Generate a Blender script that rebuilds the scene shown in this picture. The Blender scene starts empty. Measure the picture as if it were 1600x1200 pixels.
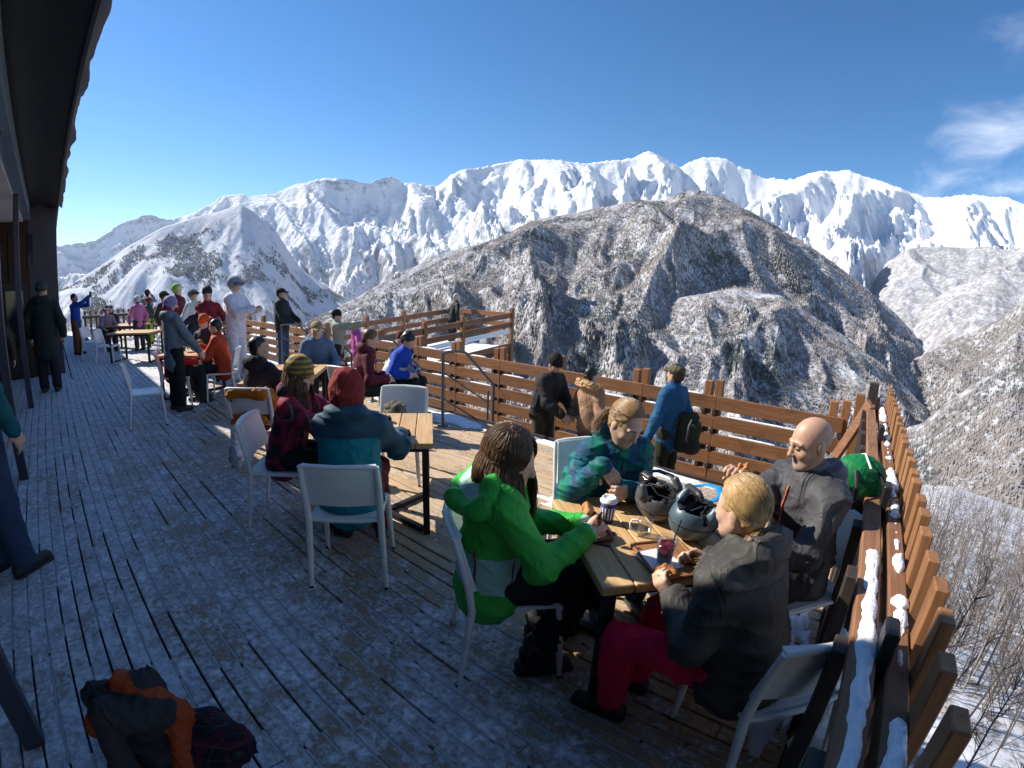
import bpy, math, random
import numpy as np
from mathutils import Matrix, Vector
R_=math.radians
SC=bpy.context.scene
COL=SC.collection
# ------------------------------------------------------------------ camera
CAM_H=1.85; PITCH,ROLL,YAW=R_(11.554),R_(2.131),R_(39.233)
cd=bpy.data.cameras.new('camera'); cam=bpy.data.objects.new('camera',cd); COL.objects.link(cam)
cam.matrix_world=Matrix.Translation((0,0,CAM_H))@(Matrix.Rotation(YAW,4,'Z')@Matrix.Rotation(math.pi/2-PITCH,4,'X')@Matrix.Rotation(ROLL,4,'Z'))
cd.type='PANO'; cd.sensor_width=36; cd.sensor_height=27; cd.sensor_fit='HORIZONTAL'; cd.clip_start=.02; cd.clip_end=60000
F_MM=757*36/1600
_r=np.linspace(0,23,200); _t=2*np.arctan(_r/(2*F_MM))
_A=np.stack([_r,_r**2,_r**3,_r**4],1); _k=np.linalg.lstsq(_A,_t,rcond=None)[0]
_c=cd if hasattr(cd,'panorama_type') else cd.cycles
_c.panorama_type='FISHEYE_LENS_POLYNOMIAL'; _c.fisheye_fov=R_(220)
_c.fisheye_polynomial_k0=0.0
for i_ in range(4): setattr(_c,'fisheye_polynomial_k%d'%(i_+1),-float(_k[i_]))
SC.camera=cam
# ------------------------------------------------------------------ sky and sun
SUN_EL,SUN_A=R_(36.5),R_(17.5)          # elevation, and angle past the deck's long axis
SUN_TO=Vector((-math.cos(SUN_EL)*math.cos(SUN_A),-math.cos(SUN_EL)*math.sin(SUN_A),math.sin(SUN_EL)))
SKY_STRENGTH=.096
SUN_STRENGTH=5.0
W=bpy.data.worlds.new('World'); SC.world=W; W.use_nodes=True
nt=W.node_tree; nt.nodes.clear()
def N(t,ty,**kw):
    n=t.nodes.new(ty)
    for k,v in kw.items():
        if k[0]=='_': n.inputs[k[1:].replace('_',' ')].default_value=v
        else: setattr(n,k,v)
    return n
def LK(t,a,b): t.links.new(a,b)
def MATH(t,op,a,b=None,clamp=False):
    n=t.nodes.new('ShaderNodeMath'); n.operation=op; n.use_clamp=clamp
    for i,v in enumerate((a,b)):
        if v is None: continue
        if isinstance(v,(int,float)): n.inputs[i].default_value=v
        else: t.links.new(v,n.inputs[i])
    return n.outputs[0]
sky=N(nt,'ShaderNodeTexSky',sky_type='NISHITA',sun_disc=False,sun_elevation=SUN_EL,sun_rotation=math.atan2(SUN_TO.x,SUN_TO.y),altitude=1400,air_density=1.0,dust_density=.15,ozone_density=3.0)
bg=N(nt,'ShaderNodeBackground'); bg.inputs['Strength'].default_value=SKY_STRENGTH
wo=N(nt,'ShaderNodeOutputWorld')
tc=N(nt,'ShaderNodeTexCoord'); sx=N(nt,'ShaderNodeSeparateXYZ'); LK(nt,tc.outputs['Generated'],sx.inputs[0])
zz=MATH(nt,'MAXIMUM',sx.outputs[2],.04)
u_=MATH(nt,'DIVIDE',sx.outputs[0],zz); v_=MATH(nt,'DIVIDE',sx.outputs[1],zz)
cv=N(nt,'ShaderNodeCombineXYZ'); LK(nt,u_,cv.inputs[0]); LK(nt,v_,cv.inputs[1])
mp=N(nt,'ShaderNodeMapping'); mp.inputs['Rotation'].default_value=(0,0,R_(-28)); mp.inputs['Scale'].default_value=(1.5,.62,1); mp.inputs['Location'].default_value=(.35,.2,0); LK(nt,cv.outputs[0],mp.inputs[0])
n1=N(nt,'ShaderNodeTexNoise',_Scale=1.6,_Detail=9.0,_Roughness=.58,_Distortion=.55); LK(nt,mp.outputs[0],n1.inputs['Vector'])
# the cirrus bank stands over the eastern half of the sky and thins out to the west
bank=MATH(nt,'ADD',MATH(nt,'MULTIPLY',u_,.62),MATH(nt,'MULTIPLY',v_,.10)); bank=MATH(nt,'ADD',bank,-.515)
dens=MATH(nt,'ADD',n1.outputs['Fac'],MATH(nt,'MINIMUM',bank,.16)); dens=MATH(nt,'MULTIPLY',MATH(nt,'SUBTRACT',dens,.50),3.0,True)
dens=MATH(nt,'MULTIPLY',MATH(nt,'POWER',dens,1.5),.5,True); dens=MATH(nt,'MULTIPLY',dens,MATH(nt,'MULTIPLY',MATH(nt,'SUBTRACT',sx.outputs[2],.13),7.0,True),True)
mixc=N(nt,'ShaderNodeMix',data_type='RGBA'); LK(nt,dens,mixc.inputs[0]); hs=N(nt,'ShaderNodeHueSaturation'); hs.inputs['Saturation'].default_value=1.30; LK(nt,sky.outputs[0],hs.inputs['Color']); LK(nt,hs.outputs[0],mixc.inputs[6]); mixc.inputs[7].default_value=(8.2,8.6,9.6,1)
LK(nt,mixc.outputs[2],bg.inputs['Color']); LK(nt,bg.outputs[0],wo.inputs[0])
sl=bpy.data.lights.new('sun','SUN'); sl.energy=SUN_STRENGTH; sl.angle=R_(.53); sl.color=(1,.93,.83)
so=bpy.data.objects.new('sun',sl); COL.objects.link(so); so.rotation_euler=SUN_TO.to_track_quat('Z','Y').to_euler()
SC.view_settings.view_transform='Standard'; SC.view_settings.look='None'; SC.view_settings.exposure=0.8; SC.view_settings.gamma=1
# ------------------------------------------------------------------ helpers: objects
def tag(o,label=None,cat=None,group=None,kind=None):
    if label: o['label']=label
    if cat: o['category']=cat
    if group: o['group']=group
    if kind: o['kind']=kind
    return o
def empty(name,loc=(0,0,0),rz=0,label=None,cat=None,group=None):
    o=bpy.data.objects.new(name,None); COL.objects.link(o); o.location=loc; o.rotation_euler=(0,0,rz); o.empty_display_size=.1
    return tag(o,label,cat,group)
def link(name,me,parent=None,loc=None,rot=None):
    o=bpy.data.objects.new(name,me); COL.objects.link(o)
    if parent is not None: o.parent=parent
    if loc is not None: o.location=loc
    if rot is not None: o.rotation_euler=rot
    return o
def copy_tree(o,parent=None):
    c=o.copy(); COL.objects.link(c)
    if parent is not None: c.parent=parent
    for ch in list(o.children):
        copy_tree(ch,c)
    return c
def mesh_np(name,V,Q,mats,mi=None,smooth=True):
    """V (n,3), Q (m,k) k=3 or 4"""
    V=np.asarray(V,np.float32); Q=np.asarray(Q,np.int32); me=bpy.data.meshes.new(name)
    k=Q.shape[1]; me.vertices.add(len(V)); me.vertices.foreach_set('co',V.ravel())
    me.loops.add(Q.size); me.loops.foreach_set('vertex_index',Q.ravel())
    me.polygons.add(len(Q)); me.polygons.foreach_set('loop_start',np.arange(0,Q.size,k,dtype=np.int32))
    try: me.polygons.foreach_set('loop_total',np.full(len(Q),k,np.int32))
    except Exception: pass
    for m in (mats if isinstance(mats,(list,tuple)) else [mats]): me.materials.append(m)
    if mi is not None: me.polygons.foreach_set('material_index',np.asarray(mi,np.int32))
    if smooth: me.polygons.foreach_set('use_smooth',np.ones(len(Q),bool))
    me.update(); me.validate()
    return me
class MB:
    def __init__(s): s.v=[]; s.f=[]; s.m=[]; s.sm=[]
    def add(s,vs,fs,m=0,sm=False):
        o=len(s.v); s.v+= [tuple(map(float,v)) for v in vs]; s.f+=[tuple(i+o for i in f) for f in fs]; s.m+=[m]*len(fs); s.sm+=[sm]*len(fs); return s
    def box(s,c,sz,R=None,b=0.0,m=0):
        x,y,z=[q/2 for q in sz]; b=min(b,x*.9,y*.9,z*.9)
        if b<=0:
            vs=[(i*x,j*y,k*z) for i in(-1,1) for j in(-1,1) for k in(-1,1)]
            fs=[(0,1,3,2),(4,6,7,5),(0,4,5,1),(2,3,7,6),(0,2,6,4),(1,5,7,3)]
        else:
            vs=[];ix={}
            for i in(-1,1):
                for j in(-1,1):
                    for k in(-1,1):
                        for a,p in enumerate(((i*x,j*(y-b),k*(z-b)),(i*(x-b),j*y,k*(z-b)),(i*(x-b),j*(y-b),k*z))): ix[i,j,k,a]=len(vs); vs.append(p)
            g=lambda i,j,k,a: ix[i,j,k,a]
            fs=[]
            for i in(-1,1):
                q=[g(i,-1,-1,0),g(i,1,-1,0),g(i,1,1,0),g(i,-1,1,0)]; fs.append(q if i>0 else q[::-1])
                q=[g(-1,i,-1,1),g(-1,i,1,1),g(1,i,1,1),g(1,i,-1,1)]; fs.append(q if i>0 else q[::-1])
                q=[g(-1,-1,i,2),g(1,-1,i,2),g(1,1,i,2),g(-1,1,i,2)]; fs.append(q if i>0 else q[::-1])
            for i in(-1,1):
                for j in(-1,1):
                    q=[g(i,j,-1,0),g(i,j,-1,1),g(i,j,1,1),g(i,j,1,0)]; fs.append(q if i*j>0 else q[::-1])
                    q=[g(i,-1,j,0),g(i,1,j,0),g(i,1,j,2),g(i,-1,j,2)]; fs.append(q if i*j>0 else q[::-1])
                    q=[g(-1,i,j,1),g(-1,i,j,2),g(1,i,j,2),g(1,i,j,1)]; fs.append(q if i*j>0 else q[::-1])
                    for k in(-1,1):
                        q=[g(i,j,k,0),g(i,j,k,1),g(i,j,k,2)]; fs.append(q if i*j*k>0 else q[::-1])
        if R is not None: vs=[tuple(R@Vector(v)) for v in vs]
        return s.add([(v[0]+c[0],v[1]+c[1],v[2]+c[2]) for v in vs],fs,m)
    def bar(s,a,b,w,t,up=(0,0,1),bev=0,m=0):
        a=Vector(a);b=Vector(b);d=(b-a);L=d.length;d.normalize();u=Vector(up);sd=d.cross(u)
        if sd.length<1e-4: sd=d.cross(Vector((1,0,0)))
        sd.normalize();u=sd.cross(d);R=Matrix((sd,d,u)).transposed()
        return s.box((a+b)/2,(w,L,t),R,bev,m)
    def tube(s,pts,r,n=8,m=0,cap=True,flat=1.0):
        pts=[Vector(p) for p in pts]; k=len(pts); rs=r if isinstance(r,(list,tuple)) else [r]*k
        vs=[]; fs=[]; pu=None
        for i,p in enumerate(pts):
            d=(pts[min(i+1,k-1)]-pts[max(i-1,0)]).normalized()
            u=pu if pu is not None else (Vector((0,0,1)) if abs(d.z)<.9 else Vector((1,0,0)))
            sd=d.cross(u).normalized(); u=sd.cross(d).normalized(); pu=u
            for j in range(n):
                a=2*math.pi*j/n; vs.append(p+sd*(math.cos(a)*rs[i])+u*(math.sin(a)*rs[i]*flat))
        for i in range(k-1):
            for j in range(n): fs.append((i*n+j,i*n+(j+1)%n,(i+1)*n+(j+1)%n,(i+1)*n+j))
        s.add(vs,fs,m,True)
        if cap: s.add(vs[:n],[tuple(range(n))[::-1]],m); s.add(vs[-n:],[tuple(range(n))],m)
        return s
    def lathe(s,prof,c=(0,0,0),n=16,m=0,R=None):
        vs=[];fs=[]
        for r,z in prof:
            for j in range(n):
                a=2*math.pi*j/n; v=Vector((r*math.cos(a),r*math.sin(a),z)); v=R@v if R is not None else v; vs.append(v+Vector(c))
        for i in range(len(prof)-1):
            for j in range(n): fs.append((i*n+j,i*n+(j+1)%n,(i+1)*n+(j+1)%n,(i+1)*n+j))
        return s.add(vs,fs,m,True)
    def grid(s,fn,nu,nv,m=0,flip=False):
        vs=[fn(i/(nu-1),j/(nv-1)) for i in range(nu) for j in range(nv)]; fs=[]
        for i in range(nu-1):
            for j in range(nv-1):
                q=(i*nv+j,(i+1)*nv+j,(i+1)*nv+j+1,i*nv+j+1); fs.append(q[::-1] if flip else q)
        return s.add(vs,fs,m,True)
    def mesh(s,name,mats):
        me=bpy.data.meshes.new(name); me.from_pydata(s.v,[],s.f)
        for m in (mats if isinstance(mats,(list,tuple)) else [mats]): me.materials.append(m)
        me.polygons.foreach_set('material_index',s.m); me.polygons.foreach_set('use_smooth',s.sm); me.update(); return me
    def build(s,name,mats,parent=None,loc=None,rot=None): return link(name,s.mesh(name,mats),parent,loc,rot)
# ------------------------------------------------------------------ helpers: noise
_rng=np.random.RandomState(7); _P=_rng.permutation(512); _P=np.concatenate([_P,_P,_P]); _G=_rng.rand(512)*2*np.pi
def perlin(x,y,seed=0):
    x=np.asarray(x,float)+seed*17.31; y=np.asarray(y,float)+seed*9.77
    xi=np.floor(x).astype(int); yi=np.floor(y).astype(int); xf=x-xi; yf=y-yi
    def g(ix,iy,fx,fy):
        a=_G[_P[_P[ix&511]+(iy&511)]]; return np.cos(a)*fx+np.sin(a)*fy
    u=xf**3*(xf*(xf*6-15)+10); v=yf**3*(yf*(yf*6-15)+10)
    a=g(xi,yi,xf,yf);b=g(xi+1,yi,xf-1,yf);c=g(xi,yi+1,xf,yf-1);d=g(xi+1,yi+1,xf-1,yf-1)
    return (a+(b-a)*u)+((c+(d-c)*u)-(a+(b-a)*u))*v
def fbm(x,y,o=5,seed=0,g=.5,l=2.03):
    s=0;a=1
    for i in range(o): s=s+a*perlin(x,y,seed+i); x=x*l;y=y*l;a*=g
    return s
def ridged(x,y,o=5,seed=0,g=.5,l=2.05):
    s=0;a=1;w=1
    for i in range(o):
        n=1-np.abs(perlin(x,y,seed+i))*2.0; n=n*n; s=s+a*n*w; w=np.clip(n*1.6,0,1); x=x*l;y=y*l;a*=g
    return s
# ------------------------------------------------------------------ helpers: materials
MATS={}
def newmat(name):
    m=bpy.data.materials.new(name); m.use_nodes=True; t=m.node_tree; b=t.nodes['Principled BSDF']; return m,t,b
def ramp(t,fac,stops):
    r=t.nodes.new('ShaderNodeValToRGB'); e=r.color_ramp.elements
    while len(e)<len(stops): e.new(.5)
    for i,(p,c) in enumerate(stops): e[i].position=p; e[i].color=(*c,1) if len(c)==3 else c
    t.links.new(fac,r.inputs[0]); return r.outputs[0]
def cmix(t,fac,a,b,bt='MIX'):
    n=t.nodes.new('ShaderNodeMix'); n.data_type='RGBA'; n.blend_type=bt
    for i,v in ((0,fac),(6,a),(7,b)):
        if isinstance(v,(int,float)): n.inputs[i].default_value=v
        elif isinstance(v,(tuple,list)): n.inputs[i].default_value=(*v,1) if len(v)==3 else v
        else: t.links.new(v,n.inputs[i])
    return n.outputs[2]
def coords(t,kind='Object',scale=(1,1,1),rot=(0,0,0)):
    c=t.nodes.new('ShaderNodeTexCoord'); m=t.nodes.new('ShaderNodeMapping'); m.inputs['Scale'].default_value=scale; m.inputs['Rotation'].default_value=rot
    if kind=='World':
        g=t.nodes.new('ShaderNodeNewGeometry'); t.links.new(g.outputs['Position'],m.inputs[0])
    else: t.links.new(c.outputs[kind],m.inputs[0])
    return m.outputs[0]
def noise(t,vec,scale,detail=4,rough=.55,dist=0):
    n=t.nodes.new('ShaderNodeTexNoise'); n.inputs['Scale'].default_value=scale; n.inputs['Detail'].default_value=detail; n.inputs['Roughness'].default_value=rough; n.inputs['Distortion'].default_value=dist
    t.links.new(vec,n.inputs['Vector']); return n.outputs['Fac']
def bump(t,b,h,strength=.3,dist=.01):
    n=t.nodes.new('ShaderNodeBump'); n.inputs['Strength'].default_value=strength; n.inputs['Distance'].default_value=dist; t.links.new(h,n.inputs['Height']); t.links.new(n.outputs[0],b.inputs['Normal'])
def plain(name,col,rough=.6,metal=0,var=.12,sc=30,bs=.15,bd=.002,spec=None,sheen=0):
    if name in MATS: return MATS[name]
    m,t,b=newmat(name); v=coords(t); n=noise(t,v,sc,5)
    dk=tuple(c*(1-var) for c in col); lt=tuple(min(1,c*(1+var)) for c in col)
    t.links.new(ramp(t,n,[(.3,dk),(.7,lt)]),b.inputs['Base Color']); b.inputs['Roughness'].default_value=rough; b.inputs['Metallic'].default_value=metal
    if spec is not None: b.inputs['Specular IOR Level'].default_value=spec
    if sheen: b.inputs['Sheen Weight'].default_value=sheen
    if bs: bump(t,b,noise(t,v,sc*3,4),bs,bd)
    MATS[name]=m; return m
def cloth(name,col,rough=.75,var=.18,weave=380):
    if name in MATS: return MATS[name]
    m,t,b=newmat(name); v=coords(t); n=noise(t,v,9,5,.6); f=noise(t,v,weave,2)
    c1=ramp(t,n,[(.25,tuple(c*(1-var) for c in col)),(.75,tuple(min(1,c*(1+var)) for c in col))])
    t.links.new(cmix(t,MATH(t,'MULTIPLY',f,.25),c1,tuple(c*.6 for c in col)),b.inputs['Base Color'])
    b.inputs['Roughness'].default_value=rough; b.inputs['Specular IOR Level'].default_value=.25
    w=MATH(t,'POWER',MATH(t,'SUBTRACT',1.0,MATH(t,'ABSOLUTE',MATH(t,'SUBTRACT',MATH(t,'MULTIPLY',noise(t,coords(t,scale=(1,1,.6)),8,3,.5,.9),2.0),1.0))),6.0)
    bump(t,b,MATH(t,'ADD',MATH(t,'MULTIPLY',w,1.0),MATH(t,'MULTIPLY',f,.10)),.4,.012)
    MATS[name]=m; return m
# ================================================================== terrain
def m_snowrock():
    m,t,b=newmat('mountain_snow'); p=coords(t,'World'); g=t.nodes.new('ShaderNodeNewGeometry'); s=t.nodes.new('ShaderNodeSeparateXYZ'); LK(t,g.outputs['Normal'],s.inputs[0])
    n=noise(t,p,.018,8,.62); n2=noise(t,p,.004,5,.6)
    st=MATH(t,'ADD',s.outputs[2],MATH(t,'MULTIPLY',MATH(t,'SUBTRACT',n,.5),.55))
    sp=t.nodes.new('ShaderNodeSeparateXYZ'); LK(t,p,sp.inputs[0])
    st=MATH(t,'ADD',st,MATH(t,'MULTIPLY',sp.outputs[2],.00007))
    rock=ramp(t,st,[(.24,(1,1,1)),(.40,(0,0,0))])
    low=MATH(t,'ADD',sp.outputs[2],MATH(t,'MULTIPLY',MATH(t,'SUBTRACT',n2,.5),900)); scrub=MATH(t,'MULTIPLY',ramp(t,MATH(t,'MULTIPLY',low,.001),[(.12,(1,1,1)),(.42,(0,0,0))]),ramp(t,noise(t,p,.05,6,.7),[(.47,(0,0,0)),(.6,(1,1,1))]))
    c=cmix(t,rock,ramp(t,n2,[(.3,(.66,.69,.74)),(.7,(.78,.80,.84))]),(.26,.265,.285)); c=cmix(t,MATH(t,'MULTIPLY',scrub,.6),c,(.17,.15,.14))
    LK(t,c,b.inputs['Base Color']); b.inputs['Roughness'].default_value=.85; b.inputs['Specular IOR Level'].default_value=.1
    bump(t,b,noise(t,p,.03,7,.6),.6,14); return m
def m_forest(name,trees=(.105,.088,.078),conif=.5,white=.5,sc=.075):
    m,t,b=newmat(name); p=coords(t,'World'); big=noise(t,p,.0035,5,.6); med=noise(t,p,.016,5,.6); fine=noise(t,coords(t,'World',(1,1,.35)),sc,6,.72)
    f=MATH(t,'ADD',fine,MATH(t,'MULTIPLY',MATH(t,'SUBTRACT',med,.5),.55)); f=MATH(t,'ADD',f,.5-white)
    c=cmix(t,ramp(t,f,[(.36,(0,0,0)),(.64,(1,1,1))]),(.57,.59,.635),trees)
    cf=MATH(t,'MULTIPLY',ramp(t,MATH(t,'ADD',big,MATH(t,'MULTIPLY',MATH(t,'SUBTRACT',med,.5),.5)),[(conif+.06,(0,0,0)),(conif+.12,(1,1,1))]),ramp(t,fine,[(.38,(0,0,0)),(.5,(1,1,1))]))
    c=cmix(t,cf,c,(.035,.045,.042))
    LK(t,c,b.inputs['Base Color']); b.inputs['Roughness'].default_value=.95; b.inputs['Specular IOR Level'].default_value=.05
    bump(t,b,fine,.9,7); return m
def m_snow(name='snow',col=(.88,.9,.93),sc=14,bd=.03):
    if name in MATS: return MATS[name]
    m,t,b=newmat(name); p=coords(t,'World'); n=noise(t,p,sc,6,.6)
    LK(t,ramp(t,n,[(.3,tuple(c*.93 for c in col)),(.7,col)]),b.inputs['Base Color']); b.inputs['Roughness'].default_value=.7
    b.inputs['Subsurface Weight'].default_value=.0; bump(t,b,MATH(t,'ADD',n,MATH(t,'MULTIPLY',noise(t,p,sc*8,3),.25)),.6,bd); MATS[name]=m; return m
def erode(x,y,dx,dy,seed):
    xi=np.floor(x).astype(int); yi=np.floor(y).astype(int); va=0; wt=0
    for i in(-1,0,1,2):
        for j in(-1,0,1,2):
            k=_P[_P[(xi+i+seed*7)&511]+((yi+j)&511)]; jx=(_G[k]/(2*np.pi)-.5)*.9; jy=(_G[(k*7+3)&511]/(2*np.pi)-.5)*.9
            px=x-xi-i+jx; py=y-yi-j+jy; w=np.exp(-(px*px+py*py)*2.0); va=va+np.cos((px*dx+py*dy)*2*np.pi)*w; wt=wt+w
    return va/wt
def azdir(a): a=np.radians(a); return -np.sin(a),np.cos(a)
def sheet(name,prof,Rr,foot_r,foot_z,na,nr,mat,amps,skew=lambda a:0*a,seed=0,pw=1.6,az=None,crestn=12,sub=.75,back=1500,lin=.35,ero=(),envk=6):
    pa=np.array([p[0] for p in prof][::-1]); pe=np.array([p[1] for p in prof][::-1])
    A=np.linspace(az[0],az[1],na); el=np.interp(A,pa,pe); R=Rr(A); zr=CAM_H+R*np.tan(np.radians(el))
    T=np.linspace(0,1,nr)**.9; A2,T2=np.meshgrid(A,T,indexing='ij'); R2=R[:,None]; fr=foot_r(A)[:,None]; fz=foot_z(A)[:,None]
    r=fr+(R2-fr)*T2; base=fz+(zr[:,None]-fz)*(lin*T2+(1-lin)*T2**pw)
    l=np.radians(A2)*R2.mean(); s=R2-r; l=l+s*skew(A2)
    env=np.clip((1-T2)*envk,0,1)**.7*np.clip(T2*5+.25,0,1); nz=0
    for lam,amp,st in amps:
        w=fbm(l/(lam*2.2),s/(lam*2.5),3,seed+5)*lam*.45
        n=ridged((l+w)/lam,(s+w*.5)/(lam*st),2,seed+int(lam)%31)-sub
        nz=nz+n*amp*env
    lx=np.radians(A)*R.mean(); sx_=s.mean(0)
    for cell,amp in ero:
        h=base+nz; ga=np.gradient(h,lx,axis=0); gb=np.gradient(h,sx_,axis=1); gm=np.sqrt(ga*ga+gb*gb)+1e-6
        nz=nz+erode(lx[:,None]/cell+0*s,s/cell,gb/gm,-ga/gm,seed)*amp*np.maximum(env,.12)*np.clip(gm*1.4,.15,1.15)
    nz=np.minimum(nz,8+np.clip(1-T2,0,1)*(zr[:,None]-fz)*.42)
    dx,dy=azdir(A2)
    nz=nz+fbm(dx*r/35,dy*r/35,4,seed+2)*crestn
    z=base+nz
    # back slope
    rb=np.array([.12,.35,1.0]); zb=z[:,-1:]-rb[None]*back*.6; r=np.concatenate([r,R2+rb[None]*back],1); z=np.concatenate([z,zb],1)
    A3=np.repeat(A[:,None],r.shape[1],1); dx,dy=azdir(A3)
    V=np.stack([dx*r,dy*r,z],-1); n2=r.shape[1]
    i,j=np.meshgrid(np.arange(na-1),np.arange(n2-1),indexing='ij'); a=i*n2+j
    Q=np.stack([a,a+1,a+n2+1,a+n2],-1).reshape(-1,4)
    o=link(name,mesh_np(name,V.reshape(-1,3),Q,mat)); tag(o,kind='structure')
    return o,V
R1=[(120,2.0),(105,3.0),(97,3.4),(89.1,4.24),(86.8,4.62),(85.5,4.73),(83.3,6.23),(82.0,6.8),(80.7,7.26),(79.7,7.27),(78.3,6.76),(75.8,7.38),(73.8,8.54),(72.4,9.38),(70.7,9.63),(69.7,9.32),(66.9,9.8),(65.2,10.69),(63.4,11.16),(61.2,11.66),(59.2,11.53),(57.7,11.37),(56.6,11.26),(54.8,11.97),(54.0,12.0),(52.6,11.33),(51.7,11.58),(50.1,11.21),(48.7,11.11),(48.2,11.49),(47.2,12.4),(45.7,13.25),(44.2,13.45),(42.4,13.8),(40.6,14.3),(39.3,14.49),(36.5,14.59),(34.3,14.53),(32.4,14.37),(29.8,14.6),(27.3,14.89),(25.5,15.58),(24.4,15.96),(23.3,15.5),(21.8,14.7),(20.7,14.24),(19.8,14.96),(18.2,15.35),(15.7,15.4),(14.6,14.81),(12.8,14.04),(11.7,13.25),(10.0,13.43),(8.3,13.34),(6.9,13.85),(5.2,14.22),(3.5,14.38),(2.5,14.4),(1.2,14.04),(-0.5,13.44),(-2.4,12.86),(-4.4,12.16),(-6.3,11.98),(-8.8,12.18),(-11.3,12.31),(-13.1,12.13),(-14.9,11.56),(-20,10.9),(-30,10.2),(-50,8)]
RL=[(125,-6),(105,-5),(96,-2.6),(89.0,.11),(85.6,1.96),(82.4,4.11),(79.1,5.84),(77.1,6.57),(74.4,7.4),(72.7,7.76),(70.7,8.6),(69.3,7.82),(66.8,5.78),(64.0,1.56),(60.4,-.96),(56,-3.2),(50,-5)]
R3=[(72,-8),(63.4,-4.6),(58.6,-2.21),(56.8,-1.18),(54.6,.15),(51.6,1.67),(48.7,3.21),(45.8,4.18),(42.8,5.01),(39.9,6.3),(37.7,7.64),(35.5,8.24),(32.6,8.72),(29.6,9.56),(26.0,10.29),(22.4,10.64),(20.9,11.41),(19.2,11.97),(18.1,11.79),(15.9,11.17),(13.7,10.08),(10.9,8.82),(8.0,7.26),(5.2,5.73),(2.3,3.92),(-.5,2.17),(-3.4,.17),(-5.6,-1.84),(-7.6,-4.46),(-9.3,-6.75),(-10.6,-8.43),(-16,-13)]
R4a=[(6,-3),(.6,.39),(-1.1,3.88),(-1.9,5.25),(-4.0,6.83),(-5.9,7.15),(-9.1,7.25),(-11.5,7.54),(-13.3,7.37),(-15.1,7.79),(-25,8.5),(-55,8)]
R4b=[(4,-6),(-3.5,-1.13),(-5.9,1.1),(-8.2,2.94),(-11.1,4.78),(-12.9,5.55),(-15.3,5.47),(-25,6),(-55,5)]
R4c=[(2,-9),(-5.9,-4.08),(-8.8,-2.03),(-11.1,-.76),(-13.4,.77),(-15.5,2.84),(-25,4),(-55,4)]
R4d=[(6,-15),(-4,-12.6),(-7.7,-10.3),(-10.3,-7.2),(-13.0,-4.81),(-16.3,-2.42),(-25,-1),(-55,0)]
m_sr=m_snowrock(); m_f=m_forest('bare_forest_snow',(.17,.15,.14),white=.46); m_f2=m_forest('bare_forest_grey',(.17,.155,.145),conif=.62,white=.42,sc=.06); m_f3=m_forest('sparse_forest_snow',(.26,.25,.25),conif=.64,white=.435,sc=.05)
m_pst=m_forest('piste_hill',(.16,.16,.17),conif=.62,white=.70,sc=.02)
c_=lambda v:(lambda a:np.full_like(a,float(v)))
sheet('far_mountain_range',R1,lambda a:5600+np.clip(a-60,0,40)*70,lambda a:np.interp(a,[-20,35,52,70,100],[2700,2800,3700,4700,5600]),lambda a:np.interp(a,[-20,10,45,60,90],[-150,-50,-80,-250,-300]),720,200,m_sr,
      [(1700,340,1.6),(750,150,1.5)],ero=((620,78),(290,40),(135,20),(62,9),(30,4)),skew=lambda a:np.interp(a,[0,30,50,90],[-.15,.1,.55,.7]),seed=3,pw=1.45,az=(-45,112),crestn=20,sub=.8,envk=11)
_,VRL=sheet('ski_hill',RL,lambda a:3900+0*a,c_(2350),c_(-330),320,110,m_pst,[(900,80,1.8)],ero=((420,24),(200,10),(90,4)),skew=lambda a:.3+0*a,seed=11,pw=1.2,az=(50,118),crestn=4,sub=.8)
_,VR3=sheet('forested_ridge',R3,lambda a:2500+0*a,c_(640),lambda a:np.interp(a,[-16,0,20,60],[-330,-320,-290,-220]),540,190,m_f,[(900,115,1.3),(420,36,1.2)],ero=((360,24),(170,9),(80,3)),skew=lambda a:np.interp(a,[-10,60],[-.45,.45]),seed=21,pw=1.25,az=(-16,72),crestn=4,sub=.85,back=900)
RA=[(75,-9),(66,-6),(57.5,-2.9),(51.6,-.55),(45.7,1.43),(40.5,3.31),(37.6,3.87),(34.5,2.21),(32.1,-1.42),(29.5,-6.52),(28.1,-10.94),(24,-16)]
RB=[(50,-17),(39.2,-11.55),(34.1,-7.16),(28.2,-3.44),(21,-.58),(13.9,1.25),(8.9,.82),(3.1,-2.06),(-2.8,-5.34),(-8,-8.92),(-9.8,-11.15),(-16,-15)]
_,VRA=sheet('wooded_shoulder',RA,c_(1950),c_(700),c_(-330),320,110,m_f,[(520,60,1.3)],ero=((260,20),(120,8),(60,3)),skew=lambda a:.3+0*a,seed=71,pw=1.2,az=(24,75),crestn=3,back=500)
_,VRB=sheet('wooded_spur',RB,c_(1500),c_(520),c_(-330),360,110,m_f,[(420,50,1.3)],ero=((220,18),(100,7),(50,3)),skew=lambda a:np.interp(a,[-10,50],[-.4,.4]),seed=81,pw=1.15,az=(-16,50),crestn=3,back=450)
sheet('right_high_hill',R4a,c_(3900),c_(2300),c_(-200),300,110,m_f3,[(600,60,1.5)],ero=((300,20),(150,8),(70,3)),seed=31,pw=1.2,az=(-50,6),crestn=4,back=700)
sheet('right_middle_hill',R4b,c_(3000),c_(1700),c_(-330),260,100,m_f3,[(550,55,1.5)],ero=((280,18),(140,7),(65,3)),seed=41,pw=1.2,az=(-50,4),crestn=4,back=600)
_,VR4=sheet('right_low_hill',R4c,c_(2000),c_(1000),c_(-380),260,100,m_f2,[(420,42,1.5)],ero=((220,15),(110,6),(50,2)),seed=51,pw=1.2,az=(-50,2),crestn=4,back=500)
_,VR4d=sheet('valley_spur',R4d,c_(1000),c_(420),c_(-215),220,90,m_f2,[(240,20,1.5)],ero=((120,9),(60,4),(30,2)),seed=61,pw=1.1,az=(-50,6),crestn=3,back=320)
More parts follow.
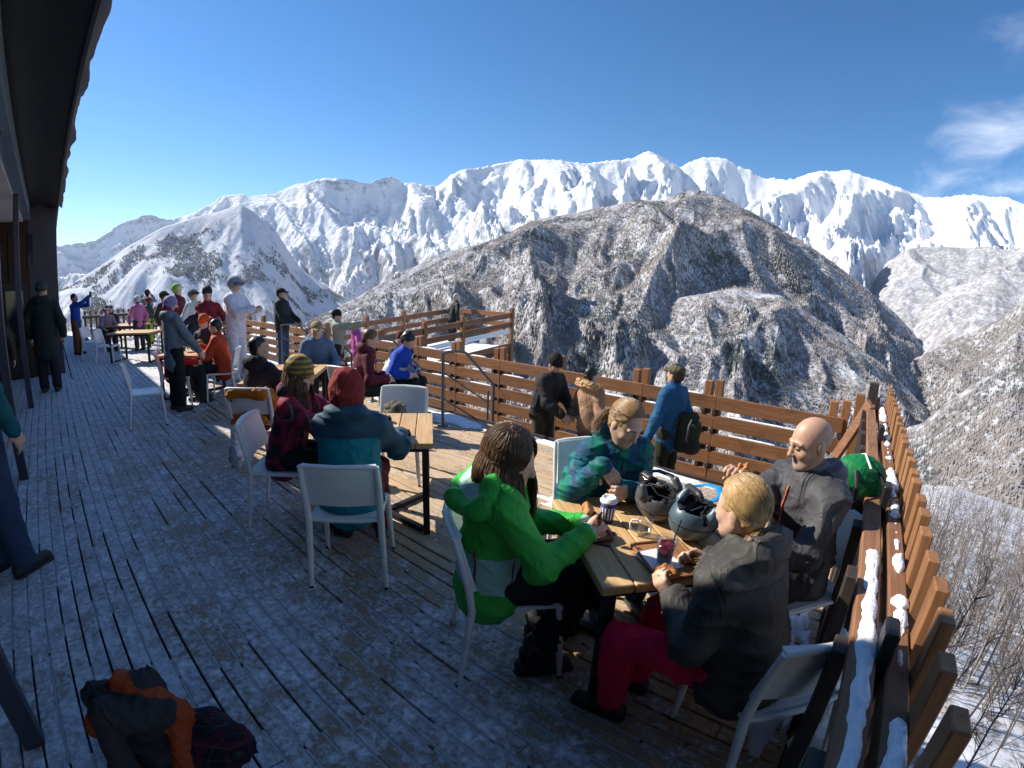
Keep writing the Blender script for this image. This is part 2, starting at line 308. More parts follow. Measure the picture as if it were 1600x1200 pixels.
# valley ground out to the horizon
vb=MB(); n_=48
vb.add([(0,0,-470)]+[(16000*math.cos(2*math.pi*i/n_),16000*math.sin(2*math.pi*i/n_),-470) for i in range(n_)],[(0,i+1,(i+1)%n_+1) for i in range(n_)])
tag(vb.build('ground',m_f2),kind='structure')
# near slope falling away below the terrace
def slope_z(x,y):
    r=np.hypot(x,y); a=np.degrees(np.arctan2(-x,y)); a=np.where(a<-120,a+360,a)
    k=np.interp(a,[-60,-12,5,30,52,66,100,180],[.30,.265,.33,.42,.22,.058,.05,.04]); z0=np.interp(a,[-60,-5,10,45,62,120],[-3.4,-3.4,-5,-4.0,-1.7,-1.0])
    z=z0-k*r-np.clip(r-np.interp(a,[0,40,60],[300,220,190]),0,1e4)*.55
    return z+fbm(x/9,y/9,4,3)*np.clip(r/25,.15,1.2)+fbm(x/1.7,y/1.7,4,9)*.16
na,nr=330,140; A=np.linspace(-100,150,na); r_=1.2+(430-1.2)*np.linspace(0,1,nr)**2.6
A2,r2=np.meshgrid(A,r_,indexing='ij'); dx,dy=azdir(A2); X,Y=dx*r2,dy*r2
V=np.stack([X,Y,slope_z(X,Y)],-1).reshape(-1,3); i,j=np.meshgrid(np.arange(na-1),np.arange(nr-1),indexing='ij'); a=i*nr+j
mn,t,b=newmat('slope_snow'); p=coords(t,'World'); n=noise(t,p,.9,7,.62); f=noise(t,p,4.5,4,.7)
LK(t,cmix(t,ramp(t,MATH(t,'ADD',MATH(t,'MULTIPLY',n,.6),MATH(t,'MULTIPLY',f,.4)),[(.47,(0,0,0)),(.57,(1,1,1))]),(.66,.68,.73),(.19,.15,.12)),b.inputs['Base Color']); b.inputs['Roughness'].default_value=.8; bump(t,b,noise(t,p,5,6),.6,.05)
tag(link('snow_slope',mesh_np('snow_slope',V,np.stack([a,a+1,a+nr+1,a+nr],-1).reshape(-1,4),mn)),kind='structure')

# ------------------------------------------------------------------ far woods (one mass each)
def woods(name,V,n,mats,seed,hh,ww,tmax=.97,cut=None,share=.18,sides=3):
    rg=np.random.RandomState(seed); na,nr_=V.shape[0],V.shape[1]-3
    fi=rg.rand(n*3)*(na-2); fj=rg.rand(n*3)*(nr_*tmax-2)
    # even cover over the ground: weight by cell length
    i=fi.astype(int); j=fj.astype(int); P=V[i,j]+(V[i+1,j]-V[i,j])*(fi-i)[:,None]+(V[i,j+1]-V[i,j])*(fj-j)[:,None]
    d=fbm(P[:,0]/170,P[:,1]/170,4,seed)+.35*fbm(P[:,0]/40,P[:,1]/40,3,seed+3)
    keep=rg.rand(len(P))<(np.clip(.72+d*1.0,.08,1) if cut is None else np.clip((fbm(P[:,0]/420,P[:,1]/420,4,seed+2)+.5*d-cut)*6,0,1)); P=P[keep][:n]; d=d[keep][:n]
    con=(fbm(P[:,0]/260,P[:,1]/260,4,seed+9)+.3*fbm(P[:,0]/50,P[:,1]/50,2,seed)>share).astype(int)
    k=len(P); h=hh*(.6+.7*rg.rand(k)); w=ww*(.6+.8*rg.rand(k))*(1-.15*con); a=rg.rand(k)*6.28
    vs=[P+np.stack([0*h,0*h,h],-1)]
    for q in range(sides): vs.append(P+np.stack([np.cos(a+q*2*np.pi/sides)*w,np.sin(a+q*2*np.pi/sides)*w,h*np.where(con,.0,.12)-.3],-1))
    Vt=np.stack(vs,1).reshape(-1,3); m=sides+1; base=np.arange(k)[:,None]*m; F=[]
    for q in range(sides):
        F.append(np.concatenate([base,base+1+q,base+1+(q+1)%sides],1))
    mi=np.tile(con,len(F)); o=link(name,mesh_np(name,Vt,np.concatenate(F),mats,mi,smooth=False)); return o
def leafmat(name,a,b_):
    m,t,b=newmat(name); g=t.nodes.new('ShaderNodeNewGeometry'); LK(t,cmix(t,noise(t,coords(t,'World'),.35,3),a,b_),b.inputs['Base Color']); b.inputs['Roughness'].default_value=.95; b.inputs['Specular IOR Level'].default_value=.05; return m
mw=[leafmat('bare_twigs',(.20,.175,.16),(.33,.305,.295)),leafmat('conifer_needles',(.035,.045,.04),(.16,.17,.17))]
tag(woods('ridge_wood',VR3,60000,mw,5,11,2.3),'dense bare woodland with dark conifers covering the middle ridge','woodland',kind='stuff')
tag(woods('shoulder_wood',VRA,26000,mw,15,9,2.0),'bare woodland with conifers on the left shoulder of the middle ridge','woodland',kind='stuff')
tag(woods('front_spur_wood',VRB,28000,mw,16,7.5,1.6,share=.14),'bare woodland on the front spur of the middle ridge','woodland',kind='stuff')
tag(woods('ski_hill_wood',VRL,22000,[leafmat('blue_grey_twigs',(.12,.125,.14),(.3,.31,.34)),mw[1]],17,14,4.5,share=.1,cut=.12),'distant forest strips between the pistes of the left hill','woodland',kind='stuff')
tag(woods('hill_wood',VR4,30000,mw,6,10,2.2,share=.3),'grey bare woodland on the low hill across the valley','woodland',kind='stuff')
tag(woods('spur_wood',VR4d,22000,mw,8,6.5,1.3,share=.25),'brown bare woodland on the spur below the right fence','woodland',kind='stuff')

# ------------------------------------------------------------------ bare trees on the near slope
MTR=leafmat('bare_bark',(.06,.048,.04),(.19,.16,.145)); MTR2=leafmat('snowy_twigs',(.10,.08,.068),(.36,.33,.32)); MTR2.node_tree.nodes['Noise Texture'].inputs['Scale'].default_value=1.6
def bare_tree(seed,hh,nb,thick=.035,sides=5,depth=2):
    rg=random.Random(seed); mb=MB(); top=Vector((rg.gauss(0,.06)*hh,rg.gauss(0,.06)*hh,hh)); mid=Vector((rg.gauss(0,.03)*hh,rg.gauss(0,.03)*hh,hh*.5))
    mb.tube([(0,0,-.4*min(1,hh)),mid,top],[thick,thick*.65,thick*.12],sides,cap=False) if sides<5 else mb.tube([(0,0,-.4),mid*.5,mid,(mid+top)/2,top],[thick,thick*.85,thick*.65,thick*.4,thick*.12],sides,cap=False); br=MB()
    for k in range(nb):
        t=rg.uniform(.25,.97); p=mid*(t*2) if t<.5 else mid+(top-mid)*(t*2-1); a=rg.uniform(0,6.28); L=hh*rg.uniform(.12,.34)*(1.15-t*.7); d=Vector((math.cos(a)*.75,math.sin(a)*.75,.75)); q=p+d*L*.5; e=q+Vector((d.x*.6+rg.gauss(0,.2),d.y*.6+rg.gauss(0,.2),d.z*1.1))*L*.5
        br.tube([p,q,e],[thick*.32,thick*.2,thick*.06],3,cap=False)
        for j in range(depth):
            s_=p+(e-p)*rg.uniform(.3,.9); a2=rg.uniform(0,6.28); l2=L*rg.uniform(.3,.6); br.tube([s_,s_+Vector((math.cos(a2)*.6,math.sin(a2)*.6,.7))*l2],[thick*.14,thick*.04],3,cap=False)
    return mb,br
TV=[]
for k in range(6):
    a,b_=bare_tree(100+k,(3.2,4.0,4.6,3.6,5.2,4.2)[k],(26,34,40,30,44,36)[k],.03); TV.append((a.mesh('trunk',MTR),b_.mesh('branches',MTR)))
rg=np.random.RandomState(77); spots=[]; tries=0
while len(spots)<150 and tries<6000:
    tries+=1; az=rg.uniform(-46,-5); r=7.5+26*rg.rand()**1.3; x,y=-math.sin(math.radians(az))*r,math.cos(math.radians(az))*r
    if x<1.6 or any((x-q[0])**2+(y-q[1])**2<.9 for q in spots): continue
    spots.append((x,y))
for k,(x,y) in enumerate(spots):
    z=float(slope_z(np.array([x]),np.array([y]))[0]); t_=empty('bare_sapling',(x,y,z),rg.rand()*6.28,'leafless sapling on the snow slope below the right railing','tree','saplings on the snow slope'); sc_=rg.uniform(.6,1.1); t_.scale=(sc_,)*3; t_.rotation_euler=(rg.randn()*.06,rg.randn()*.06,rg.rand()*6.28)
    m=TV[k%6]; link('trunk',m[0],t_); link('branches',m[1],t_)
def brush(name,n,azr,rr,hh,seed,mat,dens=None,con=0):
    """a thicket that reads as one mass: many small bare trees in one mesh"""
    rg=np.random.RandomState(seed); vs=[];fs=[];base=0; prot=[]
    for q in range(5):
        a,b_=bare_tree(seed+q,1.0,10,.013,3,1); V=np.array(a.v+b_.v); F=[f for f in a.f]+[tuple(i+len(a.v) for i in f) for f in b_.f]; prot.append((V,np.array([f for f in F if len(f)==4])))
    AV=[];AF=[];o=0
    az=np.radians(rg.uniform(azr[0],azr[1],n)); r=rr[0]+(rr[1]-rr[0])*rg.rand(n)**1.25; X=-np.sin(az)*r; Y=np.cos(az)*r; Zs=slope_z(X,Y); d=fbm(X/14,Y/14,3,seed)
    for i in range(n):
        if rg.rand()>.55+d[i]*1.3: continue
        V,Fq=prot[i%5]; c,s=math.cos(i*2.4),math.sin(i*2.4); h=hh*rg.uniform(.6,1.2); W_=V*[h*1.1,h*1.1,h]; AV.append(np.stack([W_[:,0]*c-W_[:,1]*s+X[i],W_[:,0]*s+W_[:,1]*c+Y[i],W_[:,2]+Zs[i]],1)); AF.append(Fq+o); o+=len(V)
    return link(name,mesh_np(name,np.concatenate(AV),np.concatenate(AF),mat,smooth=False))
tag(brush('slope_thicket',3600,(-46,2),(12,190),3.1,5,MTR2),'brown leafless thicket covering the slope below the right railing','thicket',kind='stuff')
tag(brush('hillside_thicket',1000,(38,92),(55,185),5.0,15,MTR2),'grey brown leafless wood just beyond the terrace fence','thicket',kind='stuff')
tag(brush('gully_thicket',450,(2,40),(22,120),4.5,25,MTR),'leafless thicket in the gully behind the board fence','thicket',kind='stuff')

hz=MB().box((0,0,(1950-472)/2),(33000,33000,1950+472)); hzm=bpy.data.materials.new('valley_air'); hzm.use_nodes=True; hzm.node_tree.nodes.clear(); ho=hzm.node_tree.nodes.new('ShaderNodeOutputMaterial'); hv=hzm.node_tree.nodes.new('ShaderNodeVolumePrincipled'); hv.inputs['Color'].default_value=(.82,.90,1,1); hv.inputs['Density'].default_value=1.9e-5; hv.inputs['Anisotropy'].default_value=.2; hzm.node_tree.links.new(hv.outputs[0],ho.inputs['Volume'])
tag(hz.build('haze',hzm),kind='stuff')
# ================================================================== terrace, lodge, fences
random.seed(4)
U=Vector((.755,-.656,0)); Vv=Vector((.656,.755,0)); TROT=math.atan2(U.y,U.x)
def m_deck():
    m,t,b=newmat('deck_wood'); p=coords(t,'World'); oi=t.nodes.new('ShaderNodeObjectInfo')
    pv=t.nodes.new('ShaderNodeVectorMath'); pv.operation='ADD'; LK(t,p,pv.inputs[0])
    cx=t.nodes.new('ShaderNodeCombineXYZ'); LK(t,MATH(t,'MULTIPLY',oi.outputs['Random'],40.0),cx.inputs[0]); LK(t,MATH(t,'MULTIPLY',oi.outputs['Random'],17.0),cx.inputs[2]); LK(t,cx.outputs[0],pv.inputs[1])
    st=t.nodes.new('ShaderNodeMapping'); st.inputs['Scale'].default_value=(1.6,26,26); LK(t,pv.outputs[0],st.inputs[0])
    gr=noise(t,st.outputs[0],1.6,7,.65,.6); st2=t.nodes.new('ShaderNodeMapping'); st2.inputs['Scale'].default_value=(1.2,4,4); LK(t,pv.outputs[0],st2.inputs[0]); bl=noise(t,st2.outputs[0],1.3,4,.6)
    wood=ramp(t,gr,[(.25,(.28,.185,.105)),(.5,(.50,.36,.215)),(.78,(.66,.52,.36))])
    wood=cmix(t,MATH(t,'MULTIPLY',oi.outputs['Random'],.40),wood,(.40,.265,.15))
    wood=cmix(t,ramp(t,bl,[(.55,(0,0,0)),(.78,(.6,.6,.6))]),wood,(.22,.15,.095))
    sp=t.nodes.new('ShaderNodeSeparateXYZ'); LK(t,p,sp.inputs[0])
    yy=MATH(t,'MULTIPLY',MATH(t,'ADD',sp.outputs[1],2.0),1/8.0)
    base=ramp(t,yy,[(.0,(.78,)*3),(.27,(.76,)*3),(.30,(.60,)*3),(.43,(.54,)*3),(.51,(.20,)*3),(.76,(.10,)*3),(.82,(.34,)*3),(1,(.6,)*3)])
    farx=ramp(t,MATH(t,'MULTIPLY',sp.outputs[0],-.05),[(.28,(0,0,0)),(.5,(.42,)*3)])
    rgt=ramp(t,MATH(t,'ADD',MATH(t,'MULTIPLY',sp.outputs[0],.3),.62),[(.35,(0,0,0)),(.62,(.20,)*3)])
    px=t.nodes.new('ShaderNodeMapping'); px.inputs['Scale'].default_value=(.7,1.5,1); LK(t,p,px.inputs[0])
    big=noise(t,px.outputs[0],1.5,6,.62); fine=noise(t,p,26,6,.72,.4); mid=noise(t,p,6.5,6,.68)
    am=MATH(t,'ADD',MATH(t,'ADD',base,farx),MATH(t,'MULTIPLY',MATH(t,'SUBTRACT',big,.5),1.35)); am=MATH(t,'SUBTRACT',am,rgt)
    am=MATH(t,'ADD',am,MATH(t,'MULTIPLY',MATH(t,'SUBTRACT',fine,.5),1.25)); am=MATH(t,'ADD',am,MATH(t,'MULTIPLY',MATH(t,'SUBTRACT',mid,.5),1.0))
    mask=ramp(t,am,[(.34,(0,0,0)),(.58,(.62,)*3),(.85,(.95,)*3)])
    wet=cmix(t,ramp(t,am,[(.15,(0,0,0)),(.4,(.55,)*3)]),wood,(.10,.072,.05))
    LK(t,cmix(t,mask,wet,ramp(t,MATH(t,'ADD',MATH(t,'MULTIPLY',mid,.6),MATH(t,'MULTIPLY',fine,.4)),[(.35,(.36,.40,.45)),(.52,(.56,.60,.66)),(.66,(.86,.89,.93))])),b.inputs['Base Color'])
    LK(t,ramp(t,am,[(.2,(.72,)*3),(.4,(.42,)*3),(.6,(.75,)*3)]),b.inputs['Roughness']); b.inputs['Specular IOR Level'].default_value=.35
    bump(t,b,MATH(t,'ADD',MATH(t,'MULTIPLY',mask,1.2),MATH(t,'ADD',MATH(t,'MULTIPLY',gr,.25),MATH(t,'MULTIPLY',fine,.5))),.7,.006); return m
def m_stain(name,c1,c2,c3,axis=0,snow=0):
    m,t,b=newmat(name); p=coords(t,'World'); oi=t.nodes.new('ShaderNodeObjectInfo'); pv=t.nodes.new('ShaderNodeVectorMath'); pv.operation='ADD'; LK(t,p,pv.inputs[0])
    cx=t.nodes.new('ShaderNodeCombineXYZ')
    for i in range(3): LK(t,MATH(t,'MULTIPLY',oi.outputs['Random'],(31.,17.,53.)[i]),cx.inputs[i])
    LK(t,cx.outputs[0],pv.inputs[1]); st=t.nodes.new('ShaderNodeMapping'); sc=[24,24,24]; sc[axis]=1.4; st.inputs['Scale'].default_value=sc; LK(t,pv.outputs[0],st.inputs[0])
    gr=noise(t,st.outputs[0],1.7,7,.65,.5); w=ramp(t,gr,[(.28,c1),(.52,c2),(.78,c3)]); w=cmix(t,MATH(t,'MULTIPLY',oi.outputs['Random'],.5),w,c1)
    g=noise(t,p,3.2,5,.65); w=cmix(t,ramp(t,g,[(.55,(0,0,0)),(.75,(.6,)*3)]),w,tuple(c*.45 for c in c1))
    LK(t,w,b.inputs['Base Color']); b.inputs['Roughness'].default_value=.62; b.inputs['Specular IOR Level'].default_value=.3
    bump(t,b,gr,.5,.004); return m
MD=m_deck(); MF=m_stain('fence_wood',(.15,.066,.03),(.27,.125,.055),(.40,.205,.10),0); MFz=m_stain('picket_wood',(.17,.075,.032),(.30,.145,.062),(.42,.22,.105),2); MFy=m_stain('rail_wood',(.14,.065,.035),(.25,.125,.065),(.36,.2,.11),1)
MDK=plain('dark_timber',(.035,.026,.022),.7,var=.3,sc=12); MST=plain('grey_steel',(.13,.135,.145),.42,.6,sc=40); MBK=plain('black_steel',(.018,.018,.02),.45,.3,sc=40,bs=.05)
MSN=m_snow('packed_snow',(.87,.89,.92),22,.02)
def plank_mesh(w,th,b=.004): return MB().box((.5,0,0),(1,w,th),None,b)
deck=tag(bpy.data.objects.new('terrace_deck',None),kind='structure'); COL.objects.link(deck)
pm=plank_mesh(.088,.032).mesh('plank',MD)
far=MB(); y=-2.35; rows=[]
while y<4.74:
    rows.append(y); x=.14-random.random()*3.2; xs=[.14]
    while x>-26: xs.append(x); x-=random.choice((3.0,3.6,4.0,4.0))
    xs.append(-26)
    for a,b_ in zip(xs[:-1],xs[1:]):
        dz=random.uniform(-.0025,.0025)
        if a<-8.5 or y<-1.2: far.box(((a+b_)/2,y,-.016+dz),(a-b_-.004,.088,.032),None,.004)
        else:
            o=link('plank',pm,deck,(b_+.002,y,-.016+dz)); o.scale=(a-b_-.004,1,1)
    y+=.1
fo=far.build('distant_planks',MD,deck); fo['kind']='stuff'
sub=MB(); sub.box((-12.9,1.15,-.12),(26.2,7.2,.12)); sub.box((-12.9,4.79,-.35),(26.2,.04,.7)); sub.build('underdeck',MDK,deck)
gap=MB(); rs=random.Random(9)
for yy in rows[:-1]:
    x=.1
    while x>-16:
        L=rs.uniform(.1,.9); fill=rs.random()<(.74 if yy<.3 else .86 if yy<1.6 else .45)
        if fill: gap.box((x-L/2,yy+.05,-.0085+rs.uniform(-.003,.003)),(L,.0125,.013))
        x-=L+rs.uniform(0,.05 if fill else .12)
g_=gap.build('joint_snow',m_snow('dirty_snow',(.40,.42,.45),22,.02),deck); g_['kind']='stuff'
# a band of walked snow along the lane joint and loose snow patches on the boards
def snow_patch(name,cx,cy,rx,ry,z,h,seed,parent=None,n=26,thr=.0,rag=.55):
    xs=np.linspace(-1,1,n); X,Y=np.meshgrid(xs,xs,indexing='ij'); d=1-np.hypot(X,Y)+rag*fbm(X*2.3+seed,Y*2.3,4,seed)
    Z=np.clip(d-.25,-.25,1)**1.0*h+fbm(X*6,Y*6,3,seed+1)*h*.35*np.clip(d,0,1); Z=np.where(d<.25,-.02,Z)
    V=np.stack([cx+X*rx,cy+Y*ry,z+Z],-1).reshape(-1,3); i,j=np.meshgrid(np.arange(n-1),np.arange(n-1),indexing='ij'); a=(i*n+j); keep=(np.maximum.reduce([d[:-1,:-1],d[1:,:-1],d[:-1,1:],d[1:,1:]])>.2)
    Q=np.stack([a,a+n,a+n+1,a+1],-1)[keep]
    o=link(name,mesh_np(name,V,Q,MSN),parent); o['kind']='stuff'; return o
for k,(cx,cy,rx,ry,h) in enumerate([(.0,2.75,.14,.25,.05),(.02,1.95,.12,.3,.04),(-.05,3.6,.2,.5,.03),(-4.75,4.45,.9,.25,.03),(-8.6,4.4,1.6,.35,.06),(-11,3.6,1.5,.7,.05),(-6.6,4.55,.8,.2,.05),(-1.1,2.95,.35,.14,.01),(-2.0,3.3,.45,.13,.008),(-13.2,4.0,1.5,.8,.07),(0.02,1.2,.12,.35,.05),(-2.4,4.6,1.8,.16,.04),(-.4,4.6,.7,.18,.05)]):
    snow_patch('loose_snow',cx,cy,rx,ry,.002,h,k+3,deck)
# lower terrace, steps
low=tag(bpy.data.objects.new('lower_terrace',None),kind='structure'); COL.objects.link(low)
ZL=-.7
for k in range(13):
    o=link('plank',pm,low,(-13.0,4.85+k*.1,ZL-.016)); o.scale=(6.6,1,1); o=link('plank',pm,low,(-6.39,4.85+k*.1,ZL-.016)); o.scale=(6.7,1,1)
MB().box((-6.3,5.5,ZL-.1),(13.4,1.5,.1)).build('underdeck',MDK,low)
for k in range(3):
    z=-.175*(k+1); o=link('step_tread',pm,low,(-7.0,4.86+.26*k,z-.016)); o.scale=(3.6,2.6,1); MB().box((-5.2,4.75+.26*k,z-.1),(3.6,.03,.17)).build('step_riser',MD,low)
snow_patch('loose_snow',-9.6,5.4,1.8,.5,ZL,.12,71,low); snow_patch('loose_snow',-1.6,5.7,1.7,.3,ZL,.1,72,low); snow_patch('loose_snow',-5.6,4.9,.9,.16,-.175,.05,73,low); snow_patch('loose_snow',-8.4,4.95,1.1,.25,-.3,.35,75,low)
# ------------------------------------------------------------------ lodge on the left
lodge=empty('ski_lodge',(-12,-2,0),0,'dark timber ski lodge with deep overhanging eave on the left','building')
def lp(name,mb,mat): return mb.build(name,mat,lodge,(12,2,0))
MW=m_stain('lodge_wall_wood',(.03,.014,.01),(.055,.025,.017),(.08,.04,.028),2); MSOF=plain('soffit_dark',(.014,.014,.016),.6,var=.25,sc=6); MCE=plain('porch_ceiling',(.72,.70,.68),.8,var=.06,sc=3); MBM=plain('sky_tinted_steel_beam',(.30,.42,.52),.3,.3,var=.1,sc=2,bs=.03)  # the eave beam's blue is reflected sky light put into its colour
MPL=plain('plum_panel',(.05,.04,.05),.55,var=.15,sc=5)
EY,EZ=.167,3.67
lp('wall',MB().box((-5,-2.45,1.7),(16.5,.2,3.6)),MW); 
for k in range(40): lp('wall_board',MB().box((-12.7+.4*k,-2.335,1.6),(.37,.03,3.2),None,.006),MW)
lp('far_wing',MB().box((-20.2,-1.6,1.9),(13.0,2.6,3.8)),MPL)
lp('wing_wall',MB().box((-13.35,-.16,1.84),(.5,.62,3.68),None,.01),MPL)
lp('recess_wall',MB().box((-13.2,-1.5,1.7),(.2,2.1,3.4),None,.01),MW)
for k in range(5): lp('recess_board',MB().box((-13.07,-2.25+.38*k,1.55),(.03,.35,3.1),None,.006),MW)
rf=MB(); X0,X1=-26,4.5
prof=[(EY,EZ),(EY,EZ+.17),(-5.2,EZ+1.9),(-5.2,EZ+1.7),(-.55,EZ+.16)]
rf.add([(X0,a,b_) for a,b_ in prof]+[(X1,a,b_) for a,b_ in prof],[(i,(i+1)%5,(i+1)%5+5,i+5) for i in range(5)]+[(4,3,2,1,0),(5,6,7,8,9)])
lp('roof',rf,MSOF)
lp('fascia',MB().box(((X0+X1)/2,EY+.016,EZ+.075),(X1-X0,.028,.22)),MSOF)
lp('eave_beam',MB().box((-6.6,-.5,3.58),(13.3,.14,.34),None,.01),MBM); lp('beam_flange',MB().box((-6.6,-.5,3.405),(13.3,.2,.02)),MBM)
lp('porch_ceiling',MB().box((-6.6,-1.45,3.38),(13.3,1.75,.03)),MCE)
for x in (-9.61,-5.9,-2.15,1.6): lp('porch_post',MB().box((x,-.53,1.7),(.09,.09,3.4),None,.006),plain('post_paint',(.04,.04,.06),.4,.3,sc=20))
for k in range(3): 
    d_=lp('door',MB().box((-13.04,-2.05+.62*k,1.05),(.04,.56,2.05),None,.008),MDK); MB().box((-13.01,-2.05+.62*k,1.3),(.015,.38,1.2)).build('door_glass',plain('dark_glass',(.02,.025,.03),.08,0,sc=2,bs=0),d_)
lp('clerestory_window',MB().box((-13.08,-.42,2.75),(.03,.1,.7)),plain('dark_glass',(.02,.025,.03),.08,0))
for k in range(4): w_=lp('window',MB().box((-9.8+2.6*k,-2.31,1.5),(1.7,.03,1.9)),MATS['dark_glass']); (lambda n,mb,mt:mb.build(n,mt,w_))('window_frame',MB().box((-9.8+2.6*k,-2.3,2.5),(1.8,.06,.08),None,.005).box((-9.8+2.6*k,-2.3,.52),(1.8,.06,.08),None,.005).box((-10.66+2.6*k,-2.3,1.5),(.08,.06,1.9),None,.005).box((-8.94+2.6*k,-2.3,1.5),(.08,.06,1.9),None,.005),MDK)
# snow on the roof, with lumps curling over the eave
n1,n2=220,16; xs=np.linspace(-14,4,n1); vs=[]
prm=np.linspace(0,1,n2); Xg,Pg=np.meshgrid(xs,prm,indexing='ij')
th=np.clip(.10+.16*fbm(Xg*.8,0*Xg,4,5)+.05*fbm(Xg*4,Pg*3,3,6),.0,.5)*np.where(Xg>-1,.3,1)
yb=EY+.07-Pg*3.2; over=np.clip(1-Pg*9,0,1)
Zt=EZ+.18+(EY-yb)*.32+th-over**2*(th*1.15+.03); Yt=yb+over*th*.35
Vs=np.stack([Xg,Yt,Zt],-1).reshape(-1,3); i,j=np.meshgrid(np.arange(n1-1),np.arange(n2-1),indexing='ij'); a=i*n2+j
rs_=link('roof_snow',mesh_np('roof_snow',Vs,np.stack([a,a+n2,a+n2+1,a+1],-1).reshape(-1,4),MSN)); tag(rs_,'wind crusted snow curling over the lodge eave','snow',kind='stuff')
# ------------------------------------------------------------------ back fence with horizontal boards
FY=6.1
bm_=MB().box((.5,0,0),(1,.035,.175),None,.004).mesh('board',MF); pst=MB().box((0,0,0),(.1,.1,1.52),None,.006).mesh('fence_post',MFz); blk=MB().box((0,0,0),(.05,.05,.06),None,.004).mesh('gap_shade_block',MDK)  # small dark blocks paint the shaded posts seen through the board gaps
def back_fence(xs,label,base=-.72,top=.61,rows=6,snow=1):
    f=empty('board_fence',(xs[0],FY,base),0,label,'fence'); ox,oz=xs[0],base
    for k,x in enumerate(xs):
        link('post',pst,f,(x-ox,.072,.05+.73)); link('post',pst,f,(x-ox-.14,.078,.02+.73))
        for r in range(rows): link('gap_shade_block',blk,f,(x-ox-.02,-.0,1.33-r*.24-.208)); link('gap_shade_block',blk,f,(x-ox-.16,-.0,1.33-r*.24-.208))
    for a,b_ in zip(xs[:-1],xs[1:]):
        for r in range(rows):
            dz=random.uniform(-.006,.006); o=link('board',bm_,f,(a-ox+.002,random.uniform(-.003,.003),top-oz-.0875-r*.24+dz)); o.scale=(b_-a-.004,1,1); o.rotation_euler=(0,random.uniform(-.004,.004),0)
        L=b_-a
        for r in range(3):
            if random.random()<.75*snow:
                a0=random.uniform(.0,.4)*L; l=random.uniform(.3,.6)*L; n=14
                mb=MB(); pts=[(a0+l*q/(n-1),0,.004) for q in range(n)]; mb.tube(pts,[.006+.012*max(0,math.sin(math.pi*q/(n-1)))**.5*random.uniform(.7,1.2) for q in range(n)],6)
                s_=mb.build('board_snow',MSN,f,(a-ox,0,top-oz-r*.24)); s_['kind']='stuff'
    return f
back_fence([-8.85,-7.38,-6.3,-5.24,-4.06,-2.65,-1.61,-.04],'brown horizontal board fence running behind the foreground table to the corner')
back_fence([-20.6,-19.3,-18,-16.7,-15.4,-14.1,-12.8,-11.65],'sunlit horizontal board fence beyond the standing people in the left distance')
# ramp with rails leading out beyond the fence
rp=empty('viewing_ramp',(-10.2,8.5,-.5),0,'brown railed timber viewing ramp jutting out beyond the back fence','platform')
def rpz(y): return .77+(y-7.6)*.088
def rl(name,mb,mat): return mb.build(name,mat,rp,(10.2,-8.5,.5))
for X in (-9.0,-11.5):
    for y in (6.35,7.6,8.9,10.9): rl('post',MB().box((X,y,rpz(y)-1.0),(.11,.11,2.3),None,.006),MFz)
    for k in range(2 if X>-10 else 3): rl('rail',MB().bar((X,6.3,rpz(6.3)-.06-.27*k),(X,10.95,rpz(10.95)-.06-.27*k),.05,.14,bev=.005),MFy)
    rl('toe_board',MB().bar((X,6.3,rpz(6.3)-.95),(X,10.95,rpz(10.95)-.95),.06,.16,bev=.005),MFy)
for k in range(3): rl('rail',MB().bar((-11.5,10.9,rpz(10.9)-.06-.27*k),(-9,10.9,rpz(10.9)-.06-.27*k),.05,.14,bev=.005),MF)
rl('floor',MB().bar((-10.25,6.2,rpz(6.2)-1.1),(-10.25,11,rpz(11)-1.1),2.6,.1),MDK)
s_=rl('floor_snow',MB().bar((-10.25,6.25,rpz(6.2)-1.02),(-10.25,10.85,rpz(11)-1.02),2.35,.07,bev=.03),MSN)
rl('snow_rail',MB().bar((-9.0,7.7,rpz(7.7)-.52),(-9,10.8,rpz(10.8)-.52),.06,.12,bev=.02),MSN)
for X in (-9.1,-11.4):
    for y in (7.4,10.7): rl('support',MB().box((X,y,-2.4),(.14,.14,4.2),None,.006),MFz)
# far picket fence across the end of the terrace
pf=empty('picket_fence',(-20.6,2,0),0,'distant picket fence of dark vertical slats across the far terrace end','fence')
pk=MB().box((0,0,.53),(.04,.085,1.06),None,.004).mesh('picket',MFz)
for k in range(26): link('picket',pk,pf,(random.uniform(-.005,.005),-.9+.2*k,random.uniform(-.015,.015)))
for z in (.35,.85): MB().box((.05,1.6,z),(.06,5.2,.09),None,.005).build('rail',MFy,pf); s_=MB().box((.05,1.6,z+.055),(.07,5.2,.03),None,.01).build('rail_snow',MSN,pf); s_['kind']='stuff'
# right picket fence beside the camera
rf_=empty('picket_railing',(.27,3,-.3),0,'near brown picket railing with snow on its rails along the right edge','fence')
pk2=MB().box((0,0,0),(.045,.088,1.75),None,.005).mesh('picket',MFz); inn=MB().box((0,0,0),(.05,.1,1.28),None,.005).mesh('inner_slat',MDK)  # inner slats take dark timber: their shade is put into the colour
for k in range(29):
    y=.16+.2*k; o=link('picket',pk2,rf_,(.385-.27,y-3,.225+.3+random.uniform(-.008,.008))); o.rotation_euler=(random.uniform(-.01,.01),random.uniform(-.01,.01),0)
for k in range(11): link('inner_slat',inn,rf_,(.155-.27,.45+.5*k-3,.25+.3-.02))
def rr(name,mb,mat): return mb.build(name,mat,rf_,(-.27,-3,.3))
rr('handrail',MB().box((.215,3.0,.875),(.085,5.7,.05),None,.006),MFy); rr('outer_rail',MB().box((.325,3.0,.845),(.07,5.7,.10),None,.006),MFy); rr('lower_rail',MB().box((.325,3.0,.3),(.07,5.7,.09),None,.006),MFy); rr('ledge',MB().box((.25,3.0,.02),(.2,5.7,.05),None,.006),MFy)
